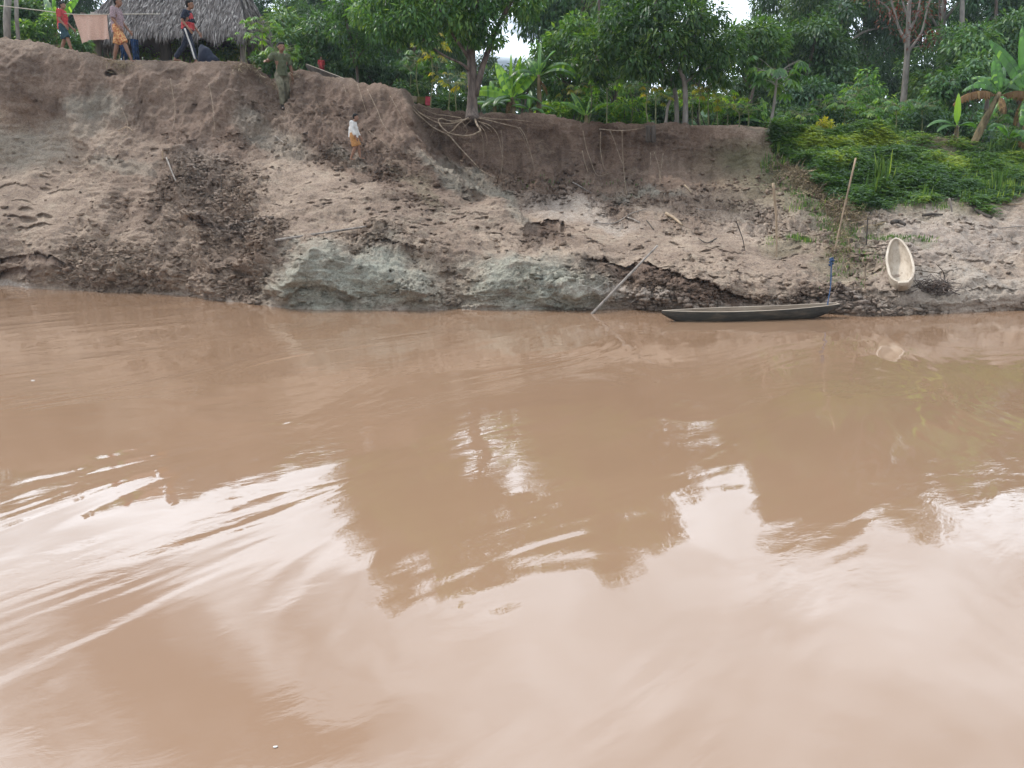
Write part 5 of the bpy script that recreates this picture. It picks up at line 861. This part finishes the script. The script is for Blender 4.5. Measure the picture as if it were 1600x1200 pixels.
o = t.build('mooring_rope', M['rope']); o.location = kn; tagp(o, 'blue rope from the short stick down to the dark canoe', 'rope')
s = surf(1217, 396); stick('stake', [s - Vector((0, 0, .2)), V(1213, 345, s.y + .02), V(1208, 286, s.y)], [.016, .02, .027], 'pole', 'upright pole in the mud left of the tall leaning pole', 'pole')

s = surf(1353, 388); stick('stake', [s - Vector((0, 0, .15)), V(1356, 340, s.y)], [.014, .012], 'darkwood', 'short black stake between the leaning pole and the pale canoe', 'stake')
stick('punt_pole', [V(929, 487, 12.6) - Vector((.1, 0, .1)), V(975, 438, 13.0), V(1027, 384, 13.55)], [.024, .022, .017], 'post', 'grey pole propped from the water edge against the mud ledge', 'pole')
a, b, c = surf(436, 383), surf(572, 358), surf(505, 368); c2 = (a + b) / 2; up = max(0, c.z - c2.z); ww = Vector((0, -.05, .03 + up * .6)); stick('fallen_pole', [a + ww, c2 + ww, b + ww], [.026, .022, .018], 'post', 'long stick lying on the slope above the grey-green clay mound', 'stick')
DW = [([(1040,338),(1052,344),(1066,353)],.035,'pole','short pale log lying in the debris below the bare wall'),([(1120,370),(1105,378),(1090,372)],.012,'darkwood','thin curved dark root on the smooth mud'),([(927,347),(960,345),(985,338),(1010,330)],.012,'post','long thin branch lying across the upper mud'),([(980,342),(1000,352)],.016,'post','short stick below the thin branch'),([(1010,345),(1020,360)],.012,'darkwood','small dark stick beside the pale log'),
 ([(1068,297),(1080,303)],.022,'pole','short pale stick at the foot of the bare wall'),([(1070,318),(1090,321),(1120,322)],.012,'post','thin twig below the short pale stick'),([(1150,345),(1160,372),(1164,392)],.01,'darkwood','thin dark root left of the upright pole'),([(1260,360),(1240,352),(1215,346)],.012,'post','thin branch right of the upright pole top'),
 ([(1483,310),(1486,322),(1488,333)],.024,'post','short upright log end under the green slope'),([(1486,315),(1505,312),(1525,313)],.02,'post','grey log lying level under the green slope'),([(1512,318),(1528,330),(1548,342)],.04,'darkwood','thick dark log slanting out of the green slope'),([(1395,310),(1420,308),(1465,311)],.012,'post','long thin grey branch across the green slope foot'),([(1552,320),(1580,323),(1610,326)],.018,'pole','pale branch at the slope foot by the right edge'),
 ([(1391,355),(1402,352),(1412,356)],.05,'darkwood','dark chunk of wood on the wet mud above the pale canoe'),([(1440,340),(1455,338),(1470,342)],.035,'darkwood','flat dark board on the mud under the slope'),([(1350,402),(1348,408),(1352,420),(1351,440),(1352,452)],.012,'root','pale bent root standing in the mud left of the pale canoe'),([(1560,353),(1590,352),(1612,353)],.012,'post','pale twig on the mud at the right edge'),([(1585,362),(1580,372),(1584,380)],.008,'darkwood','small forked twig near the right edge'),
 ([(254,236),(254,250)],.018,'pole','short pale stick in the dark rubble of the left bank'),([(262,250),(272,275),(283,298)],.02,'post','long root lying down the rubble at the left'),([(300,262),(312,275),(318,282)],.014,'post','thin root right of the long one in the rubble'),([(185,205),(197,198),(208,207)],.014,'pole','forked pale root sticking out under the hut'),([(192,172),(198,190),(200,206)],.010,'root','thin root above the forked pale root'),([(330,312),(345,300),(352,290)],.014,'darkwood','dark root in the rubble middle'),([(380,345),(395,350),(412,349)],.02,'darkwood','dark stick in the lower rubble'),([(430,212),(445,222),(462,228)],.01,'post','short root on the man\'s slope'),
 ([(720,253),(745,262),(770,283)],.012,'root','root trailing down at the foot of the dark wall'),([(895,290),(905,300),(925,305)],.012,'post','twig in the debris left of the hanging roots')]
for pts, r, mt, lab in DW:
    P_ = [surf(*p) for p in pts]; P_ = [p + Vector((0, -.03, r * .8 + .015)) for p in P_]
    if len(P_) == 2: P_ = [P_[0], (P_[0] + P_[1]) / 2 + Vector((0, 0, .01)), P_[1]]
    if 'upright' in lab or 'standing' in lab or 'short pale stick in the dark' in lab: P_ = [V(p[0], p[1], P_[-1].y - .03) for p in pts]
    stick('driftwood', P_, [r, r * .9, r * .6], mt, lab, 'driftwood', 'driftwood and roots lying on the mud', 6)
HR = [[(910,205),(915,232),(922,250),(930,262),(935,275),(955,268)],[(938,208),(940,232),(945,258),(947,262)],[(952,204),(960,225),(968,245),(975,262)],[(970,203),(971,230),(973,255),(976,290),(980,300)],[(935,203),(960,205),(985,204),(1010,199)],[(1015,240),(1015,262)],[(1020,240),(1027,262),(1030,285)],[(1034,240),(1032,262),(1029,288)],[(812,200),(820,215),(830,245),(836,270)],[(908,238),(912,255),(918,268)],
 [(272,128),(275,150),(274,175),(271,200)],[(332,136),(334,160),(337,185),(338,208)],[(560,133),(566,150),(571,175)],[(575,140),(590,170),(600,195),(625,225)],[(578,205),(592,215),(605,225)],[(367,110),(367,122)],[(540,135),(545,150)],[(610,150),(625,175),(640,200)],[(782,205),(785,235),(784,268)],[(660,235),(680,255),(700,275)]]
HL = ['knotted root hanging left of the straight root pair','thin straight root close beside the knotted one','slanting root crossing towards the straight long root','longest straight root hanging to the foot of the wall','thin root stretched level just under the wall top','very short root under the two stumps','left root of the V-shaped pair','right root of the V-shaped pair','root hanging halfway between rooted tree and knotted root','faint thin root left low on the wall',
 'fine root on the left bank below the tracksuit youth','fine root on the left bank right of the first','thin root on the ridge above the white-shirted boy','long slanting root on the ridge right of the boy','short slanting root beside the white-shirted boy','tiny root under the right end of the hut','short root under the old dugout end','root slanting over the ridge nose','long fine root below the rooted trunk','root lying down the shaded gully']
for P_, lab in zip(HR, HL):
    r = .011 if P_[0][0] > 800 else .008; stick('hanging_root', [surf(*p) + Vector((0, -.12, 0)) for p in P_], [r, r * .8, r * .5], 'root', lab, 'root', 'thin roots hanging down the bank walls', 5, 18)
# twig heap by the pale canoe
s = surf(1462, 456); root = empty('twig_heap', s, 'tangled dark heap of twigs beside the pale canoe', 'twig heap'); t = TB()
for k in range(130):
    p = rng.normal(size=3) * [.17, .1, .06] + [0, 0, .1]; d = np.array([rng.normal(), .4 * rng.normal(), .35 * rng.normal()]); d /= np.linalg.norm(d); L_ = rng.uniform(.12, .34); q_ = p + d * L_; md = (p + q_) / 2 + rng.normal(size=3) * .025
    t.tube([p, md, q_], [.009, .007, .004], 5, .1, 0)
t.build('twigs', M['bark'], root); t = TB(); t.tube(curve([Vector((.19, 0, -.05)), Vector((.20, -.02, .15)), V(1477, 442, s.y) - s, V(1474, 425, s.y) - s, V(1462, 412, s.y) - s], 14), [.014, .01, .005], 6); t.tube([(.17, 0, 0), (.18, 0, .2)], .02, 6); t.build('branch', M['darkwood'], root)
# stumps in the wall top
for px, lab in [(1013, 'left one of two cut stumps at the top edge of the bare wall'), (1021, 'right one of two cut stumps at the top edge of the bare wall')]:
    t = TB(); t.tube(curve([V(px, 222, 19.2), V(px, 208, 19.15), V(px - 1, 196, 19.15)], 8), [.06, .055, .05], 9, .08); tagp(t.build('stump', M['darkwood']), lab, 'stump', 'cut stumps on the wall edge')
# ---- thatched hut
hz = gz(-11, 24); root = empty('thatched_hut', (-10.9, 25.2, hz), 'open hut with a shaggy grey thatched roof on rough posts, left bank top', 'hut')
iv = -root.location; e0 = V(120, 44, 23.6) + iv; e1 = V(386, 50, 23.6) + iv; D_ = 3.4; hr = 1.9
ins = 1.0; z0 = e1.z; A = Vector((e0.x, e0.y, z0)); B_ = Vector((e1.x, e1.y, z0)); R0 = A + Vector((ins, D_ / 2, hr)); R1 = B_ + Vector((-.75, D_ / 2, hr)); A2 = A + Vector((0, D_, 0)); B2 = B_ + Vector((0, D_, 0))
def thatch_plane(tbx, p, q, r0, r1, rows, per, ln=.5):
    p, q, r0, r1 = map(lambda v: np.array(v, float), (p, q, r0, r1)); nrm = np.cross(q - p, r0 - p); nrm /= np.linalg.norm(nrm); nrm = nrm if nrm[2] > 0 else -nrm; down = ((p + q) - (r0 + r1)) / 2; down /= np.linalg.norm(down)
    G = np.array([[((p * (1 - s) + q * s) * (1 - v) + (r0 * (1 - s) + r1 * s) * v) for s in np.linspace(0, 1, 20)] for v in np.linspace(0, 1, 8)]); tbx.grid(G - nrm * .05, tint=.1); tbx.grid(G - nrm * .16, tint=0.)
    for k in range(rows):
        v = k / rows; n = int(per * (1 - .3 * v)); s = rng.random(n); base = (p * (1 - s[:, None]) + q * s[:, None]) * (1 - v) + (r0 * (1 - s[:, None]) + r1 * s[:, None]) * v; vv_ = .02 * rng.random(n)
        base = base + nrm * (.02 + .05 * rng.random(n))[:, None]; d = down + rng.normal(size=(n, 3)) * .13 + [0, 0, -.35 if k < 2 else -.05]
        L_ = ln * rng.uniform(.35, 1.0, n) * (1.0 if k else .95) * (1 + .3 * np.sin(s * 40) * (k < 2)); tbx.leaves(base, d, nrm + rng.normal(size=(n, 3)) * .3, L_, .022 + .02 * rng.random(n), .1, np.clip(rng.normal(.48, .27, n), 0, 1))
t = TB(); thatch_plane(t, A, B_, R0, R1, 26, 620, .46); thatch_plane(t, B_, B2, R1, R1 + Vector((0, .01, 0)), 20, 260, .46); thatch_plane(t, A, A2, R0, R0 + Vector((0, .01, 0)), 20, 260, .46); thatch_plane(t, A2, B2, R0, R1, 12, 200, .5)
t.build('roof', M['strand'], root, False)
def post(px, pt, pb, Y, r, mat, px2=None, name='post'):
    t = TB(); b = V(px, pb, Y); b.z = hz - .15; tp_ = V(px2 or px, pt, Y); t.tube(curve([b + iv, (b + tp_) / 2 + iv + Vector((.02, 0, 0)), tp_ + iv], 8), [r * 1.05, r, r * .95], 9, .06); return t.build(name, M[mat], root)
post(148, 20, 90, 24.0, .11, 'post'); post(256, 30, 96, 24.2, .16, 'darkwood'); post(377, 30, 98, 23.9, .085, 'post'); post(388, 40, 100, 24.6, .07, 'bark'); post(172, 34, 96, 25.2, .05, 'post', 178); post(398, 50, 100, 25.3, .07, 'darkwood'); post(340, 50, 96, 26.8, .08, 'bark', 322); post(130, 20, 90, 27, .09, 'darkwood'); post(225, 30, 95, 27, .09, 'darkwood')
t = TB(); t.tube([V(118, 40, 24) + iv, V(250, 52, 24) + iv, V(395, 52, 24) + iv], .045, 7, .05); t.build('beam', M['darkwood'], root); t = TB(); t.tube([V(300, 60, 24.3) + iv, V(340, 62, 24.3) + iv, V(380, 62, 24.3) + iv], .03, 7, .05); t.build('beam', M['darkwood'], root)
t = TB(); t.tube([V(256, 68, 24.2) + iv, V(232, 50, 24.2) + iv], .08, 7, .05); t.tube([V(256, 68, 24.2) + iv, V(280, 50, 24.2) + iv], .08, 7, .05); t.build('brace', M['darkwood'], root)
t = TB(); 
for k in range(700):
    u = rng.random(); p = np.array(V(384 + 26 * u, 48 + 14 * u + rng.normal() * 3, 24.4 + .2 * rng.normal()) + iv); t.leaves(p[None], (np.array([.5, 0, -1]) + rng.normal(size=3) * .3)[None], rdir(1), .35 * rng.uniform(.5, 1.2), .04, .1, [rng.uniform(.1, .6)])
tagp(t.build('thatch_end', M['strand'], root, False), 'loose brown thatch drooping off the right end')
def sheet(name, p0, p1, drop, mat, lab, cat, n=34, m=16, wave=.03, slant=0., th=.008):
    G = []
    for k in range(m):
        row = []
        for j in range(n):
            s = j / (n - 1); v = k / (m - 1); p = p0.lerp(p1, s); row.append([p.x + slant * v * (1 - s), p.y + wave * (math.sin(s * 9 + v * 2) + .6 * math.sin(s * 23 + v * 3)) * (.25 + v), p.z - (drop[0] * (1 - s) + drop[1] * s + .04 * math.sin(s * math.pi) * -1) * v])
        G.append(row)
    G = np.array(G); c = G[0, 0].copy(); t = TB(); t.grid(G - c); t.grid(G - c + [0, th, 0]); o = t.build(name, M[mat]); o.location = c; return tagp(o, lab, cat)
sheet('towel', V(114, 23, 20.7), V(167, 23, 20.7), (.66, .57), 'towel', 'peach-coloured towel hanging on the washing line', 'towel', wave=.035, slant=.12)
sheet('blue_cloth', V(203, 60, 22.4), V(216, 62, 22.4), (.62, .62), 'blue', 'dark blue cloth hanging under the hut right of the barefoot youth', 'cloth', wave=.05)
sheet('blue_cloth', V(186, 68, 22.5), V(198, 68, 22.5), (.45, .48), 'blue', 'blue cloth hanging behind the bare legs of the youth', 'cloth', wave=.05)
t = TB(); t.tube(curve([V(-40, 5, 21.2), V(0, 9, 21), V(60, 16, 20.8), V(114, 22.3, 20.7), V(167, 22.5, 20.7), V(212, 22, 21.4), V(250, 22, 23.4)], 40), .011, 5); tagp(t.build('clothesline', M['line']), 'washing line strung from the left edge to the hut', 'washing line')
for px, px2, r, lab in [(9, 13, .085, 'thick wooden post carrying the washing line at the left edge'), (27, 25, .05, 'thin wooden post beside the thick line post')]:
    t = TB(); b = V(px, 58, 21.2); b.z = gz(b.x, 21.2) - .2; t.tube([b, V((px + px2) / 2, 30, 21.2), V(px2, -12, 21.2)], r, 8, .06); tagp(t.build('line_post', M['bark_pale']), lab, 'post')
remesh('bundle', [('ell', V(322, 92, 22.6), (.22, .2, .32)), ('ell', V(328, 96, 22.6), (.26, .2, .2)), ('ell', V(316, 80, 22.6), (.1, .1, .18))], M['navy'], None, .03); tagp(bpy.context.scene.objects['bundle'], 'dark rounded cloth bundle on the ground under the hut', 'bundle')
# coloured boxes by the ridge end
def box(name, px, py, Y, w, d, h, mat, lab, cat, rz=0, tilt=0):
    bm = bmesh.new(); bmesh.ops.create_cube(bm, size=1, matrix=Matrix.Diagonal((w, d, h, 1))); bmesh.ops.bevel(bm, geom=bm.edges[:], offset=.012, segments=2, affect='EDGES')
    lid = bmesh.ops.create_cube(bm, size=1, matrix=Matrix.Translation((0, 0, h / 2)) @ Matrix.Diagonal((w * 1.06, d * 1.06, h * .1, 1)))
    me = bpy.data.meshes.new(name); bm.to_mesh(me); bm.free(); me.materials.append(mat); o = bpy.data.objects.new(name, me); C.objects.link(o); o.location = V(px, py, Y); o.rotation_euler = (0, tilt, rz); return tagp(o, lab, cat)
box('wooden_crate', 659, 158, 20.0, .24, .22, .16, cloth('olive_paint', (.12, .11, .035)), 'olive box standing between the pale board and the red container', 'box', .1, .06)
box('plastic_container', 668.5, 158.5, 19.95, .12, .14, .19, cloth('red_plastic', (.40, .025, .05), rough=.4), 'red plastic container beside the olive box', 'container', .1, .06); box('board', 647, 155, 20.0, .17, .03, .13, cloth('cream_board', (.45, .36, .27)), 'pale board leaning against the end of the earth ridge', 'board', .1, .12)
# floating bits
for px, py, r, mt, lab in [(430, 1168, .0045, 'white', 'small white fleck of foam floating near the bottom of the picture'), (51, 595, .011, 'white', 'white fleck of foam floating at the far left')]:
    Y = float(Yshore(py)); p = V(px, py, Y); o = remesh('floating_bit', [('ell', (0, 0, 0), (r * 1.8, r, r * .5)), ('ell', (r, r * .5, 0), (r, r * .7, r * .4))] if mt == 'white' else [('cap', (0, 0, 0), (.03, -.02, .002), .002, .0015)], M[mt], None, r * .3 if mt == 'white' else .0012); o.location = (p.x, p.y, .003); tagp(o, lab, 'floating debris')
# ---- humid air between the camera and the forest
hm = bpy.data.materials.new('haze'); hm.use_nodes = True; ht = hm.node_tree; ht.nodes.clear(); ho = N(ht, 'ShaderNodeOutputMaterial'); hv = N(ht, 'ShaderNodeVolumePrincipled')
hv.inputs['Color'].default_value = (.80, .90, 1, 1); hv.inputs['Density'].default_value = .0006; hv.inputs['Anisotropy'].default_value = .3; ht.links.new(hv.outputs[0], ho.inputs['Volume'])
bm = bmesh.new(); bmesh.ops.create_cube(bm, size=1, matrix=Matrix.Translation((0, 40, 12.0)) @ Matrix.Diagonal((1600, 500, 32, 1))); me = bpy.data.meshes.new('haze'); bm.to_mesh(me); bm.free(); me.materials.append(hm)
o = bpy.data.objects.new('haze', me); C.objects.link(o); tagp(o, 'thin humid haze over the river and forest', 'haze', kind='stuff')
